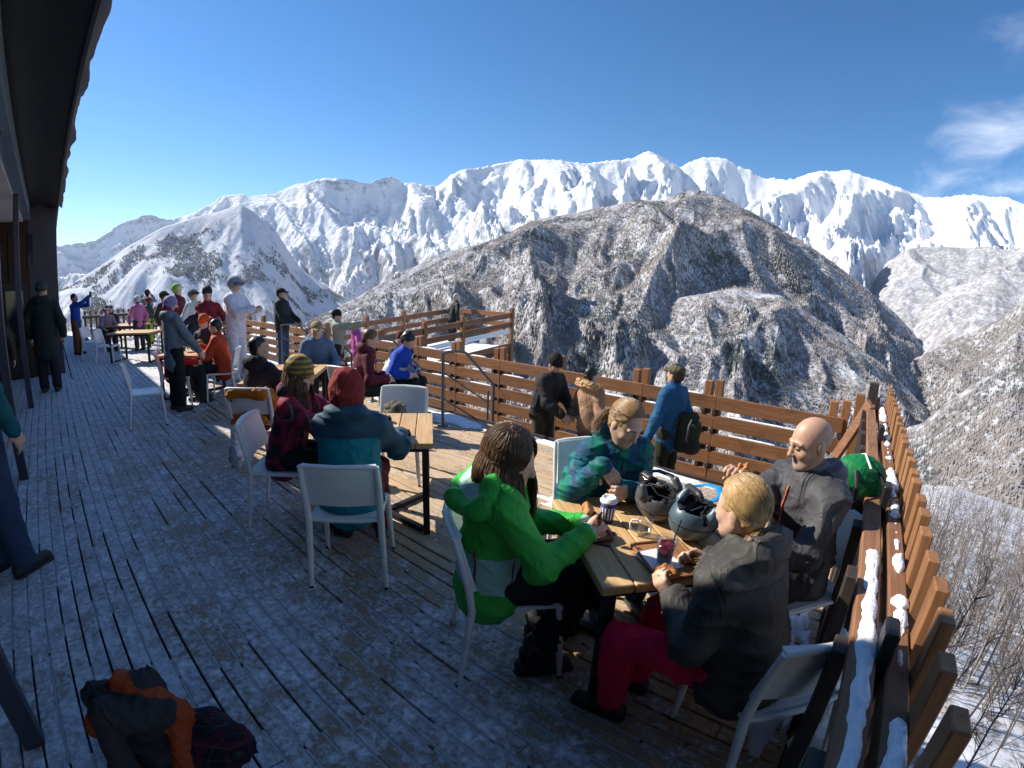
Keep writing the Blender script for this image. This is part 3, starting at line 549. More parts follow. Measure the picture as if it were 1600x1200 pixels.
for y in (.75,1.42,2.75,4.2,5.6): rr('post',MB().box((.275,y,.30),(.045,.11,1.4),None,.008),MBK)
rr('brace',MB().bar((.2,5.45,.95),(-.12,5.9,.05),.05,.12,bev=.005),MFy); rr('corner_post',MB().box((.22,5.75,.25),(.1,.1,1.75),None,.006),MDK); rr('corner_post',MB().box((.1,6.0,.2),(.1,.1,1.5),None,.006),MFz)
def rail_snow(name,x,z,y0,y1,w,h,seed,cover):
    n=int((y1-y0)/.018); ys=np.linspace(y0,y1,n); prm=np.linspace(-1,1,9); Yg,Pg=np.meshgrid(ys,prm,indexing='ij')
    am=np.clip(fbm(ys*2.3,0*ys,4,seed)*2.6+cover*2-.3,0,1)[:,None]+.3*fbm(ys*13,0*ys,3,seed+1)[:,None]; am=np.clip(am,0,1)
    wv=(w*(.85+.5*fbm(ys*11,0*ys,4,seed+2)))[:,None]*(1+.25*fbm(Yg*16,Pg*.6+7,3,seed+4))
    Z=z-.012+(np.clip(1-np.abs(Pg)**3,0,1)*h*np.clip(am*1.4,0,1)+.012*(am>.02))*(1+.3*fbm(Yg*14,Pg*2,3,seed)); Z=np.where(am<.05,z-.02,Z)
    Vs=np.stack([x+Pg*wv*np.clip(am*2.2,.05,1)*.5,Yg,Z],-1).reshape(-1,3); i,j=np.meshgrid(np.arange(n-1),np.arange(8),indexing='ij'); a=i*9+j
    o=link(name,mesh_np(name,Vs,np.stack([a,a+9,a+10,a+1],-1).reshape(-1,4),MSN),rf_,(-.27,-3,.3)); o['kind']='stuff'
rail_snow('rail_snow',.222,.9,.2,2.1,.062,.014,5,1.1); rail_snow('rail_snow',.33,.895,.2,5.6,.07,.035,8,.35); rail_snow('ledge_snow',.25,.045,.2,3.2,.19,.09,9,1.2); rail_snow('ledge_snow',.33,.345,.2,5.6,.08,.05,19,.35)
# ------------------------------------------------------------------ stair handrails
def handrail(x,y0,label,snow=False):
    h=empty('stair_handrail',(x,y0,0),0,label,'handrail'); p=lambda dy,z:(0,dy,z)
    MB().tube([p(0,0),p(0,.975)],.021,10).build('post',MST,h); MB().lathe([(0,.012),(.07,.012),(.075,.0)],(0,0,0),14).build('base_plate',MST,h)
    MB().tube([p(0,.96),p(.08,.975),p(.34,.97),p(.42,.93),p(.95,.46),p(1.0,.4)],.019,10).build('top_rail',MST,h)
    MB().tube([p(1.0,.41),p(1.0,-.7)],.021,10).build('post',MST,h); MB().tube([p(.88,.35),p(.88,-.6)],.016,8).build('post',MST,h)
    for k in (0,1): MB().tube([p(0,.72-.35*k),p(.88,.05-.35*k+.12)],.011,8).build('mid_rail',MST,h)
    return h
handrail(-4.57,4.18,'grey steel stair handrail beside the empty chair with the backpack')
handrail(-6.3,4.25,'grey steel stair handrail behind the person in blue and white')
handrail(-8.6,4.3,'thin steel stair handrail left of the dark jacketed standing man'); handrail(-9.9,4.35,'thin steel stair handrail beside the white ski suit')
# ------------------------------------------------------------------ chairs
MCH=plain('white_resin',(.70,.73,.73),.38,0,var=.05,sc=6,bs=.06,bd=.0015)
def chair_meshes():
    M={'cap':MB().lathe([(0,0),(.0155,0),(.016,.014),(.0145,.016)],(0,0,0),10).mesh('foot_cap',MBK)}
    def shell(fn,th,nu,nv):
        mb=MB(); mb.grid(lambda u,v:fn(u,v),nu,nv); 
        def nrm(u,v):
            e=.01; a=Vector(fn(min(u+e,1),v))-Vector(fn(max(u-e,0),v)); b=Vector(fn(u,min(v+e,1)))-Vector(fn(u,max(v-e,0))); return a.cross(b).normalized()
        g=lambda u,v:tuple(Vector(fn(u,v))-nrm(u,v)*th)
        mb.grid(g,nu,nv,flip=True)
        for k in(0,1):
            mb.grid(lambda u,v,k=k:(fn(k,u) if v<.5 else g(k,u)),nu,2,flip=not k); mb.grid(lambda u,v,k=k:(fn(u,k) if v<.5 else g(u,k)),nu,2,flip=bool(k))
        return mb
    seat=lambda u,v:((u-.5)*.43*(1-.06*(1-v)),-.2+.43*v,.455-.018*math.sin(math.pi*u)*math.sin(math.pi*min(1,v*1.15))-.05*max(0,v-.82)**1.3*6*.5+ (.012 if v<.05 else 0))
    M['seat']=shell(seat,.022,17,17).mesh('seat',MCH)
    back=lambda u,v:((u-.5)*(.455-.015*v),-.205-.075*v-.035*math.sin(math.pi*u)+.012*(v>.96),.555+.275*v)
    M['backrest']=shell(back,.018,17,13).mesh('backrest',MCH)
    rail=MB().tube([(-.222,-.283,.825),(-.15,-.298,.833),(0,-.317,.835),(.15,-.298,.833),(.222,-.283,.825)],.0135,10); M['top_rail']=rail.mesh('top_rail',MCH)
    M['seat_rail']=MB().tube([(-.215,-.205,.452),(-.1,-.222,.45),(.1,-.222,.45),(.215,-.205,.452)],.013,8).tube([(-.212,.19,.43),(.212,.19,.43)],.011,8).tube([(-.214,-.2,.445),(-.214,.2,.435)],.012,8).tube([(.214,-.2,.445),(.214,.2,.435)],.012,8).mesh('seat_rail',MCH)
    for s in(-1,1):
        M['rear%d'%s]=MB().tube([(s*.238,-.275,0),(s*.228,-.235,.25),(s*.222,-.208,.45),(s*.224,-.222,.56),(s*.226,-.262,.74),(s*.222,-.285,.828)],[.0135,.016,.0185,.0175,.0155,.0135],10,flat=1.25).mesh('leg',MCH)
        M['front%d'%s]=MB().tube([(s*.236,.222,0),(s*.226,.21,.22),(s*.214,.195,.44)],[.0135,.016,.0185],10,flat=1.2).mesh('leg',MCH)
    return M
CM=chair_meshes()
def chair(x,y,face,label,z=0,group=None):
    c=empty('chair',(x,y,z),math.atan2(-face[0],face[1]),label,'chair',group)
    for n in ('seat','backrest','top_rail','seat_rail'): link(n,CM[n],c)
    for n in ('rear-1','rear1','front-1','front1'): g_=link('leg',CM[n],c); link('foot_cap',CM['cap'],g_,(math.copysign(.2375,float(n[-2:].strip('rt'))),-.275 if n[0]=='r' else .222,0))
    return c
uf=(U.x,U.y); ub=(-U.x,-U.y); vf=(Vv.x,Vv.y); vb_=(-Vv.x,-Vv.y)
chair(-1.27,1.60,vf,'white chair under the woman in the bright green jacket'); chair(-1.37,2.60,uf,'white chair under the girl in the blue green plaid jacket'); chair(-.10,2.46,vb_,'white chair under the bald man with the green backpack hung on it'); chair(-.05,1.72,(-.72,.695),'white chair under the blonde child in red trousers beside the railing')
chair(-2.53,1.50,(-.735,.675),'white chair under the person in the teal jacket, seen from behind'); chair(-3.50,1.50,vf,'white chair under the woman in the plaid jacket, seen edge on'); chair(-3.58,2.70,(.63,-.775),'empty looking white chair holding a camouflage backpack and white helmet')
chair(-4.93,1.86,(-.735,.675),'white chair under the black haired man with an orange coat over its back')
chair(-7.28,1.1,(.15,.98),'empty white chair standing alone on the frosted lane'); chair(-8.05,2.45,(-.5,-.85),'white chair under the sitter in the orange jacket'); chair(-8.25,1.72,(.2,.98),'white chair under the sitter in red behind the grey jacket')
chair(-15.3,1.0,(.6,.8),'leftmost far white chair beside the man in blue'); chair(-13.9,1.25,(.5,.85),'white chair at the near side of the far bare table'); chair(-11.3,2.5,(-.8,-.5),'white chair right of the far bare table behind the grey jacket'); chair(-14.8,2.9,(-.3,-.95),'small far white chair behind the far bare table'); chair(-14.0,3.2,(-.5,-.85),'small far white chair nearest the child in lime trousers')
chair(-6.55,3.35,(.8,-.6),'white chair under the sitter in the pale blue hooded coat'); chair(-5.25,3.3,(-.3,.95),'white chair under the dark haired sitter in maroon')
# ------------------------------------------------------------------ tables
MTW=[m_stain('table_wood_%d'%k,*c,axis=0) for k,c in enumerate([((.30,.17,.07),(.46,.285,.125),(.58,.39,.2)),((.27,.15,.062),(.41,.25,.11),(.54,.36,.18))])]
def m_tab(name,c1,c2,c3):
    m,t,b=newmat(name); oi=t.nodes.new('ShaderNodeObjectInfo'); p=coords(t,'Object',(2.2,30,30)); pv=t.nodes.new('ShaderNodeVectorMath'); pv.operation='ADD'; LK(t,p,pv.inputs[0]); cx=t.nodes.new('ShaderNodeCombineXYZ'); LK(t,MATH(t,'MULTIPLY',oi.outputs['Random'],60.),cx.inputs[0]); LK(t,MATH(t,'MULTIPLY',oi.outputs['Random'],37.),cx.inputs[1]); LK(t,cx.outputs[0],pv.inputs[1])
    gr=noise(t,pv.outputs[0],1.3,7,.62,.7); w=ramp(t,gr,[(.28,c1),(.5,c2),(.75,c3)]); w=cmix(t,MATH(t,'MULTIPLY',oi.outputs['Random'],.4),w,c1)
    LK(t,w,b.inputs['Base Color']); b.inputs['Roughness'].default_value=.5; b.inputs['Specular IOR Level'].default_value=.35; bump(t,b,gr,.3,.002); return m
MTB=m_tab('table_plank_wood',(.36,.21,.09),(.56,.36,.165),(.68,.48,.26))
def table(c,su,sv,n,label,rot=None,style='cross',h=.745):
    t=empty('wooden_table',(c[0],c[1],0),TROT if rot is None else rot,label,'table')
    w=sv/n; pmh=MB().box((0,0,0),(su,w-.006,.042),None,.004).mesh('plank',MTB)
    for k in range(n): link('plank',pmh,t,(random.uniform(-.002,.002),-sv/2+w*(k+.5),h-.021))
    MB().box((0,-sv/2+.06,h-.06),(su-.1,.05,.035)).box((0,sv/2-.06,h-.06),(su-.1,.05,.035)).box((-su/2+.06,0,h-.06),(.05,sv-.17,.033)).box((su/2-.06,0,h-.06),(.05,sv-.17,.033)).build('frame',MBK,t)
    px,py=su/2-.06,sv/2-.06
    for i in(-1,1):
        for j in(-1,1): MB().box((i*px,j*py,(h-.045)/2),(.05,.05,h-.045),None,.004).build('leg',MBK,t)
    if style=='cross':
        for s in(-1,1): MB().bar((-px+.03,-s*py+.03*s,.022+.002*s),(px-.03,s*py-.03*s,.022+.002*s),.045,.036).build('floor_bar',MBK,t)
    else:
        for i in(-1,1): MB().box((i*px,0,.02),(.045,2*py-.05,.036)).build('floor_bar',MBK,t)
    return t
TOP=.745
T1c=Vector((-.735,2.035,0))
table(T1c,.82,.84,6,'wooden plank table with helmets and drinks in the foreground'); table((-3.02,2.12),.82,.80,6,'wooden table between the teal jacket and the plaid jacket'); table((-5.68,2.54),1.3,.8,6,'wooden table in front of the black haired man with gloves on it')
table((-8.75,2.15),1.1,.8,6,'wooden table between the grey jacket and the orange jacket'); table((-13.8,1.95),1.2,.85,6,'bare wooden table on dark frame legs in the far left',rot=.9,style='loop'); table((-16.6,2.1),1.2,.85,6,'farthest bare wooden table in front of the pink jacket',rot=.8,style='loop')
import zlib
# ================================================================== figures: smooth solids meshed with surface nets
def V3(*a): return np.array(a,float)
def nrm(v): v=np.asarray(v,float); return v/(np.linalg.norm(v)+1e-9)
class Sd:
    def __init__(s): s.p=[]; s.wr=None
    def cone(s,a,b,ra,rb,k=.02,m=0,op=0,ax=None,f=1.0):
        a=V3(*a);b=V3(*b); r=max(ra,rb); s.p.append(('c',a,b,ra,rb,k,m,op,None if ax is None else nrm(ax),f,np.minimum(a,b)-r,np.maximum(a,b)+r)); return s
    def ell(s,c,r,R=None,k=.02,m=0,op=0):
        c=V3(*c); r=V3(*r); R=np.eye(3) if R is None else np.asarray(R); q=r.max(); s.p.append(('e',c,r,R,None,k,m,op,None,1,c-q,c+q)); return s
    def half(s,c,n,m=0,k=.01): # cut away the side n points to
        s.p.append(('h',V3(*c),nrm(n),None,None,k,m,1,None,1,None,None)); return s
    def ev(s,PP,mg=.035):
        PP=np.asarray(PP,np.float32); X,Y,Z=(np.ascontiguousarray(PP[:,i]) for i in range(3)); n=len(PP)
        D=np.full(n,9.0,np.float32); MM=np.zeros(n,np.int8)
        for q in s.p:
            t=q[0];k=q[5]
            if q[10] is not None and n>50:
                w_=mg+k; lo=q[10]-w_; hi=q[11]+w_
                ix=np.flatnonzero((X>lo[0])&(X<hi[0])&(Y>lo[1])&(Y<hi[1])&(Z>lo[2])&(Z<hi[2]))
                if len(ix)==0: continue
            else: ix=slice(None)
            x,y,z,d,M=X[ix],Y[ix],Z[ix],D[ix],MM[ix]
            if t=='c':
                a,b,ra,rb=q[1:5]; a=[float(v) for v in a]; x=x-a[0];y=y-a[1];z=z-a[2]
                if q[8] is not None:
                    e0,e1,e2=[float(v) for v in q[8]]; w=(x*e0+y*e1+z*e2)*np.float32(q[9]-1); x=x+w*e0;y=y+w*e1;z=z+w*e2
                b0,b1,b2=[float(v)-a[i] for i,v in enumerate(b)]; h=np.clip((x*b0+y*b1+z*b2)*np.float32(1/(b0*b0+b1*b1+b2*b2+1e-12)),0,1)
                x=x-h*b0;y=y-h*b1;z=z-h*b2; e=np.sqrt(x*x+y*y+z*z)-(ra+h*(rb-ra))
            elif t=='e':
                c=[float(v) for v in q[1]]; x=x-c[0];y=y-c[1];z=z-c[2]; R=q[3]; r=q[2]; k0=0;k1=0
                for i in range(3):
                    p=x*float(R[0,i])+y*float(R[1,i])+z*float(R[2,i]); p=p*float(1/r[i]); k0=k0+p*p; p=p*float(1/r[i]); k1=k1+p*p
                k0=np.sqrt(k0); e=k0*(k0-1)/(np.sqrt(k1)+1e-9)
            else:
                c=[float(v) for v in q[1]]; m=[float(v) for v in q[2]]; e=-((x-c[0])*m[0]+(y-c[1])*m[1]+(z-c[2])*m[2])
            if q[7]==0:
                M=np.where(e<d,np.int8(q[6]),M); h=np.clip(.5+.5*(d-e)*(1/k),0,1); d=d+(e-d)*h-k*h*(1-h)
            else:
                cut=-e
                if q[6]: M=np.where(cut>d-.004,np.int8(q[6]),M)
                h=np.clip(.5-.5*(d-cut)*(1/k),0,1); d=d+(cut-d)*h+k*h*(1-h)
            D[ix]=d; MM[ix]=M
        if s.wr is not None:
            nr=np.flatnonzero(np.abs(D)<.25); D[nr]+=s.wr(PP[nr]).astype(np.float32)
        return D,MM
    def box(s):
        lo=np.min([q[10] for q in s.p if q[10] is not None and q[7]==0],0); hi=np.max([q[11] for q in s.p if q[11] is not None and q[7]==0],0); return lo-.03,hi+.03
    def mesh(s,name,h,mats,mfn=None):
        lo,hi=s.box(); C=4; nb=np.ceil((hi-lo)/(h*C)).astype(int)+1
        g=np.stack(np.meshgrid(*[np.arange(n) for n in nb],indexing='ij'),-1).reshape(-1,3)
        dc,_=s.ev(lo+(g*C+1.5)*h,C*h*1.3+.03); act=np.abs(dc)<C*h*1.25+.008
        G=np.repeat(np.repeat(np.repeat(np.where(dc>0,1.,-1.).reshape(nb),C,0),C,1),C,2).astype(np.float32)
        o=np.stack(np.meshgrid(*[np.arange(C)]*3,indexing='ij'),-1).reshape(-1,3); I=(g[act][:,None]*C+o[None]).reshape(-1,3)
        for q in range(0,len(I),200000):
            J=I[q:q+200000]; G[J[:,0],J[:,1],J[:,2]]=s.ev(lo+J*h)[0]
        S=G<0; c=[S[i:S.shape[0]-1+i,j:S.shape[1]-1+j,k:S.shape[2]-1+k] for i in(0,1) for j in(0,1) for k in(0,1)]
        sm=sum(x.astype(np.int8) for x in c); cell=np.argwhere((sm>0)&(sm<8)); idx=-np.ones(sm.shape,np.int32); idx[tuple(cell.T)]=np.arange(len(cell))
        off=[(i,j,k) for i in(0,1) for j in(0,1) for k in(0,1)]; vals=np.stack([G[cell[:,0]+a,cell[:,1]+b,cell[:,2]+d_] for a,b,d_ in off],1)
        acc=np.zeros((len(cell),3)); cnt=np.zeros(len(cell))
        for a in range(8):
            for b in range(a+1,8):
                if sum(abs(off[a][q]-off[b][q]) for q in range(3))!=1: continue
                va,vb=vals[:,a],vals[:,b]; x=(va<0)!=(vb<0); t=np.where(x,va/(va-vb+1e-12),0); acc+=np.where(x[:,None],np.array(off[a])+t[:,None]*(np.array(off[b])-np.array(off[a])),0); cnt+=x
        Vx=lo+(cell+acc/cnt[:,None])*h; Q=[]
        for ax in range(3):
            sl=[slice(None)]*3; s2=[slice(None)]*3; sl[ax]=slice(0,-1); s2[ax]=slice(1,None); A=S[tuple(sl)];B=S[tuple(s2)]
            for sg in (0,1):
                e=np.argwhere(A&~B if sg==0 else ~A&B); u,v=(ax+1)%3,(ax+2)%3; e=e[(e[:,u]>0)&(e[:,v]>0)&(e[:,u]<idx.shape[u])&(e[:,v]<idx.shape[v])]
                q=[]
                for du,dv in ((-1,-1),(0,-1),(0,0),(-1,0)):
                    w=e.copy(); w[:,u]+=du; w[:,v]+=dv; q.append(idx[tuple(w.T)])
                q=np.stack(q,1); q=q[(q>=0).all(1)]; Q.append(q if sg==0 else q[:,::-1])
        Q=np.concatenate(Q); mi=None
        if isinstance(mats,(list,tuple)) and len(mats)>1:
            Pc=Vx[Q].mean(1); mi=s.ev(Pc)[1]
            if mfn is not None: mi=mfn(Pc,mi)
        return mesh_np(name,Vx,Q,mats,mi)
def wrinkle(seed,amp,sc=1.0):
    rg=np.random.RandomState(seed); K=[(rg.randn(3)*V3(9,9,15)*sc,rg.randn(3)*22*sc,rg.rand(2)*6) for _ in range(4)]
    rd=lambda x:(1-np.abs(np.sin(x)))**2.2
    def f(P):
        w=np.sin(P@(K[3][0]*.8)+K[3][2][0])*.8+np.sin(P@(K[2][1]*.45)+K[2][2][1])*.6
        m1=np.clip(.35+.9*np.sin(P@(K[1][1]*.42)+K[0][2][0]),0,1); m2=np.clip(.4+.9*np.sin(P@(K[0][1]*.5)+K[1][2][0]),0,1)
        o=rd(P@(K[0][0]*.8)+1.5*w)*m1*1.2+rd(P@(K[1][0]*1.3)+1.9*w+K[1][2][0])*m2+.55*rd(P@(K[2][0]*2.1)+2.3*w)+.35*np.sin(P@(K[3][0]*1.1)+w)
        return -amp*(1.15*o-.5)
    return f
SKIN=plain('skin',(.58,.36,.26),.5,var=.1,sc=45,bs=.12,bd=.001); SKIN2=plain('skin_tan',(.47,.28,.19),.5,var=.1,sc=45,bs=.12,bd=.001); LIP=plain('lips',(.42,.17,.15),.45,var=.08); EYE=plain('eye_dark',(.025,.018,.015),.25,var=.1); STUB=plain('stubble_skin',(.40,.28,.22),.65,var=.2,sc=160,bs=.3,bd=.001); BROW=plain('brow_hair',(.17,.10,.06),.8,var=.2)
for _m in (SKIN,SKIN2,STUB):
    _b=_m.node_tree.nodes['Principled BSDF']; _b.inputs['Subsurface Weight'].default_value=.12; _b.inputs['Subsurface Radius'].default_value=(.012,.005,.003)
def hairmat(name,c1,c2):
    if name in MATS: return MATS[name]
    m,t,b=newmat(name); h=t.nodes.new('ShaderNodeNewGeometry'); n=noise(t,coords(t,scale=(60,60,6)),2,2,.5); LK(t,ramp(t,n,[(.2,c1),(.8,c2)]),b.inputs['Base Color']); b.inputs['Roughness'].default_value=.42; b.inputs['Specular IOR Level'].default_value=.45; MATS[name]=m; return m
HBR=hairmat('brown_hair',(.055,.03,.016),(.17,.095,.05)); HBL=hairmat('blonde_hair',(.26,.155,.06),(.52,.36,.17)); HLB=hairmat('light_brown_hair',(.20,.115,.055),(.40,.26,.13)); HBK=hairmat('black_hair',(.006,.005,.005),(.025,.02,.018))
def rotm(yaw=0,pitch=0,roll=0): # head: yaw left +, pitch down +
    cy,sy=math.cos(yaw),math.sin(yaw); cp,sp=math.cos(-pitch),math.sin(-pitch); cr,sr=math.cos(roll),math.sin(roll)
    Z=np.array([[cy,-sy,0],[sy,cy,0],[0,0,1]]); X=np.array([[1,0,0],[0,cp,-sp],[0,sp,cp]]); Y=np.array([[cr,0,sr],[0,1,0],[-sr,0,cr]]); return Z@X@Y
def ik(S,W_,l1,l2,pole):
    d=W_-S; L=np.linalg.norm(d); u=d/L
    if L>(l1+l2)*.995: W_=S+u*(l1+l2)*.995; L=(l1+l2)*.995
    a=(l1*l1-l2*l2+L*L)/(2*L); h=math.sqrt(max(0,l1*l1-a*a)); p=pole-(pole@u)*u; p=nrm(p); return S+u*a+p*h,W_
def hand(b,W_,fd,pn,right,s,m,curl=.6,g=1.0):
    fd=nrm(fd); pn=nrm(pn-(pn@fd)*fd); sd=np.cross(fd,pn)*(1 if right else -1)  # towards little finger
    q=lambda f,p,t:W_+(fd*f+pn*p+sd*t)*s
    for t in (-.022,0,.022): b.cone(q(-.01,0,t*.6),q(.075,.004,t*1.15),.017*s*g,.0155*s*g,.014*s,m)
    for i,(ln,t) in enumerate(((.9,-.031),(1.0,-.0105),(.95,.0105),(.78,.0305))):
        p=q(.082,.003,t); a=curl*(.7+.12*i); d0=fd
        for j,l in enumerate((.042,.028,.022)):
            an=a*(j+1); d_=fd*math.cos(an)+pn*math.sin(an); n=p+d_*l*ln*s; b.cone(p,n,(.0102-.001*j)*s*g,(.0094-.001*j)*s*g,.004*s,m); p=n
    p=q(.015,.004,-.03); d_=nrm(fd*.62-sd*.62+pn*.45*(1+curl)); n=p+d_*.042*s; b.cone(p,n,.0135*s*g,.0112*s*g,.012*s,m); d_=nrm(fd*.8-sd*.25+pn*.6); b.cone(n,n+d_*.032*s,.011*s*g,.0092*s*g,.006*s,m)
def head(b,c,R,s,detail,beard=False,eyes='open'):
    q=lambda *p:c+R@(V3(*p)*s); Q=lambda p,r,k,m=0,op=0:b.ell(q(*p),V3(*r)*s,R,k*s,m,op)
    Q((0,-.012,.028),(.075,.096,.09),.03); Q((0,.028,-.03),(.062,.068,.083),.04)
    b.cone(q(0,.03,-.085),q(0,.072,-.098),.036*s,.024*s,.03*s,0)
    for e in(-1,1):
        b.cone(q(e*.056,-.005,-.05),q(e*.03,.055,-.088),.02*s,.02*s,.03*s,0); Q((e*.04,.065,-.028),(.022,.02,.02),.02)
        Q((e*.076,-.008,-.012),(.009,.02,.032),.008)
    if detail:
        for e in(-1,1):
            Q((e*.031,.098,.005),(.019,.013,.011),.014,0,1)
            b.cone(q(e*.014,.094,.026),q(e*.05,.08,.022),.0085*s,.0065*s,.012*s,0)
            Q((e*.031,.083,.004),(.0135,.012,.0115),.003)
            if eyes=='open': Q((e*.031,.0925,.003),(.0085,.005,.0048),.001,2)
            else: b.cone(q(e*.02,.0935,-.003),q(e*.042,.0895,-.003),.0016*s,.0016*s,.001*s,2)
            b.cone(q(e*.016,.1005,.030),q(e*.05,.083,.027),.0036*s,.0026*s,.002*s,3)
        b.cone(q(0,.094,.012),q(0,.113,-.028),.0075*s,.0125*s,.014*s,0)
        for e in(-1,1): Q((e*.011,.103,-.031),(.008,.009,.007),.006)
        [ (b.cone(q(e*.019,.0855,-.0655),q(0,.0915,-.0605),.0038*s,.0048*s,.005*s,1),b.cone(q(e*.015,.0875,-.0695),q(0,.091,-.0695),.0042*s,.0052*s,.006*s,1)) for e in(-1,1)]
    else: b.cone(q(0,.09,.012),q(0,.108,-.028),.009*s,.013*s,.014*s,0); 
def strands(name,paths,mat,parent,r=.003):
    """paths (n,k,3): thin three sided locks"""
    P=np.asarray(paths); n,k,_=P.shape; T=np.gradient(P,axis=1); T/=np.linalg.norm(T,axis=2,keepdims=True)+1e-9
    a=np.cross(T,np.array([.3,.2,1.0])); a/=np.linalg.norm(a,axis=2,keepdims=True)+1e-9; b=np.cross(T,a); w=(np.linspace(1,.35,k)*r)[None,:,None]
    ring=np.stack([P+(a*math.cos(x)+b*math.sin(x)*.6)*w for x in (0,2.09,4.19)],2); Vx=ring.reshape(-1,3); i=np.arange(n)[:,None,None]; j=np.arange(k-1)[None,:,None]; q=np.arange(3)[None,None,:]
    base=(i*k+j)*3; Q=np.stack([base+q,base+(q+1)%3,base+3+(q+1)%3,base+3+q],-1).reshape(-1,4); return link(name,mesh_np(name,Vx,Q,mat),parent)
SOLE=plain('rubber_sole',(.03,.03,.03),.8,var=.2)
BOOT=plain('boot_black',(.022,.021,.023),.55,var=.3,sc=25)
def person(label,loc,face,s=1.0,sit=False,lean=0.0,h=.018,hd=(0,0,0),LW=None,RW=None,world=True,jacket='j',jc=(.1,.1,.1),puff=0,tc=(.03,.03,.035),bc=None,skin=None,hat=None,hair=None,hood=False,legs=None,curl=.6,glove=None,jm=None,jmfn=None,wr=.007,detail=False,beard=False,eyes='open',hx=(0,0,0),side=0.0,tm=None,hands=True,poles=(None,None),fdL=None,fdR=None,pnL=None,pnR=None,tuck=0.0,hem=0.0,name='person'):
    yaw=math.atan2(-face[0],face[1]); root=empty(name,loc,yaw,label,'person'); cy,sy=math.cos(yaw),math.sin(yaw)
    toL=lambda w:V3(cy*(w[0]-loc[0])+sy*(w[1]-loc[1]),-sy*(w[0]-loc[0])+cy*(w[1]-loc[1]),w[2]-loc[2])
    sk=skin or SKIN; pz=(.545 if sit else .93*s); pel=V3(0,-.02 if sit else 0,pz); sp=nrm(V3(math.sin(side),math.sin(lean),math.cos(lean))); fr=nrm(V3(0,math.cos(lean),-math.sin(lean)))
    ch=pel+sp*.31*s; nk=pel+sp*.49*s; up=nrm(sp+V3(0,0,1.0)); hc=nk+up*.155*s+R0(hx); Rh=rotm(*hd)
    SH=[nk-sp*.07*s+V3(e*.166*s,0,0) for e in(-1,1)]
    Wt=[]
    for e,w,d0 in((-1,LW,None),(1,RW,None)):
        if w is None: w=V3(e*.17,.36,.66) if sit else V3(e*.27*s,.08*s,.86*s)
        else: w=toL(w) if world else V3(*w)
        Wt.append(w)
    arms=[]
    for i,e in enumerate((-1,1)):
        pole=V3(e*.55,-.35,-.8) if poles[i] is None else V3(*poles[i]); el,w=ik(SH[i],Wt[i],.285*s,.26*s,pole); arms.append((SH[i],el,w))
    if legs is None: legs=[((e*.125,.42,.53),(e*.13,.40-tuck,.095)) for e in(-1,1)] if sit else [((e*.1*s,.02*s,.49*s),(e*.105*s,0,.095)) for e in(-1,1)]
    else: legs=[(toL(k),toL(a)) if world=='all' else (V3(*k),V3(*a)) for k,a in legs]
    hp=[pel+V3(e*.09*s,0,-.02) for e in(-1,1)]
    # body: one continuous surface from head to hands and feet
    b=Sd(); b.cone(pel,ch,.025*s,.03*s,.02,0); b.cone(ch,nk,.03*s,.05*s,.03,0); b.cone(nk,hc-up*.05*s,.054*s,.052*s,.03,0)
    for i,e in enumerate((-1,1)):
        S,E_,W_=arms[i]; b.cone(ch,S,.022*s,.02*s,.01); b.cone(S,E_,.02*s,.02*s,.01); b.cone(E_,W_,.02*s,.024*s,.012,0 if glove is None else 4)
        if hands:
            fd=nrm(W_-E_) if (fdL,fdR)[i] is None else V3(*(fdL,fdR)[i]); pn=V3(-e*.8,.1,-.45) if (pnL,pnR)[i] is None else V3(*(pnL,pnR)[i])
            hand(b,W_,fd,pn,e>0,s*(1.0 if glove is None else 1.12),0 if glove is None else 4,curl,1.0 if glove is None else 1.35)
        k,a=V3(*legs[i][0]),V3(*legs[i][1]); b.cone(pel,hp[i],.022*s,.022*s,.01); b.cone(hp[i],k,.022*s,.022*s,.01); b.cone(k,a,.022*s,.02*s,.01)
    head(b,hc,Rh,s,detail,beard,eyes)
    mf=None
    if beard:
        def mf(P,mi):
            q=(P-hc)@Rh/s; z=q[:,2]; return np.where((mi==0)&(((z<-.045)&(q[:,1]>.02)&(z>-.13))|((z<.05)&(q[:,1]<-.03)&(z>-.08))),5,mi)
    link('body',b.mesh('body',h*(.52 if h<.0105 else .75) if detail else h*.95,[sk,LIP,EYE,BROW if hair is None else hair,glove or sk,STUB],mf),root)
    # trousers
    T=Sd(); T.ell(pel+V3(0,0,-.01),(.165*s,.125*s,.13*s),k=.05)
    for i in(0,1):
        k,a=V3(*legs[i][0]),V3(*legs[i][1]); T.cone(hp[i],k,.105*s,.083*s,.045); T.cone(k,a+(k-a)*.06,.083*s,.078*s,.03)
    T.wr=wrinkle(zlib.crc32(label.encode())%1000,wr*.9); TM=tm or cloth('trousers_%.3f_%.3f_%.3f'%tc,tc); link('trousers',T.mesh('trousers',h*(1.1 if h<.0105 else 1.45),TM),root)
    # boots
    BM=BOOT if bc is None else cloth('boot_%.3f_%.3f_%.3f'%bc,bc)
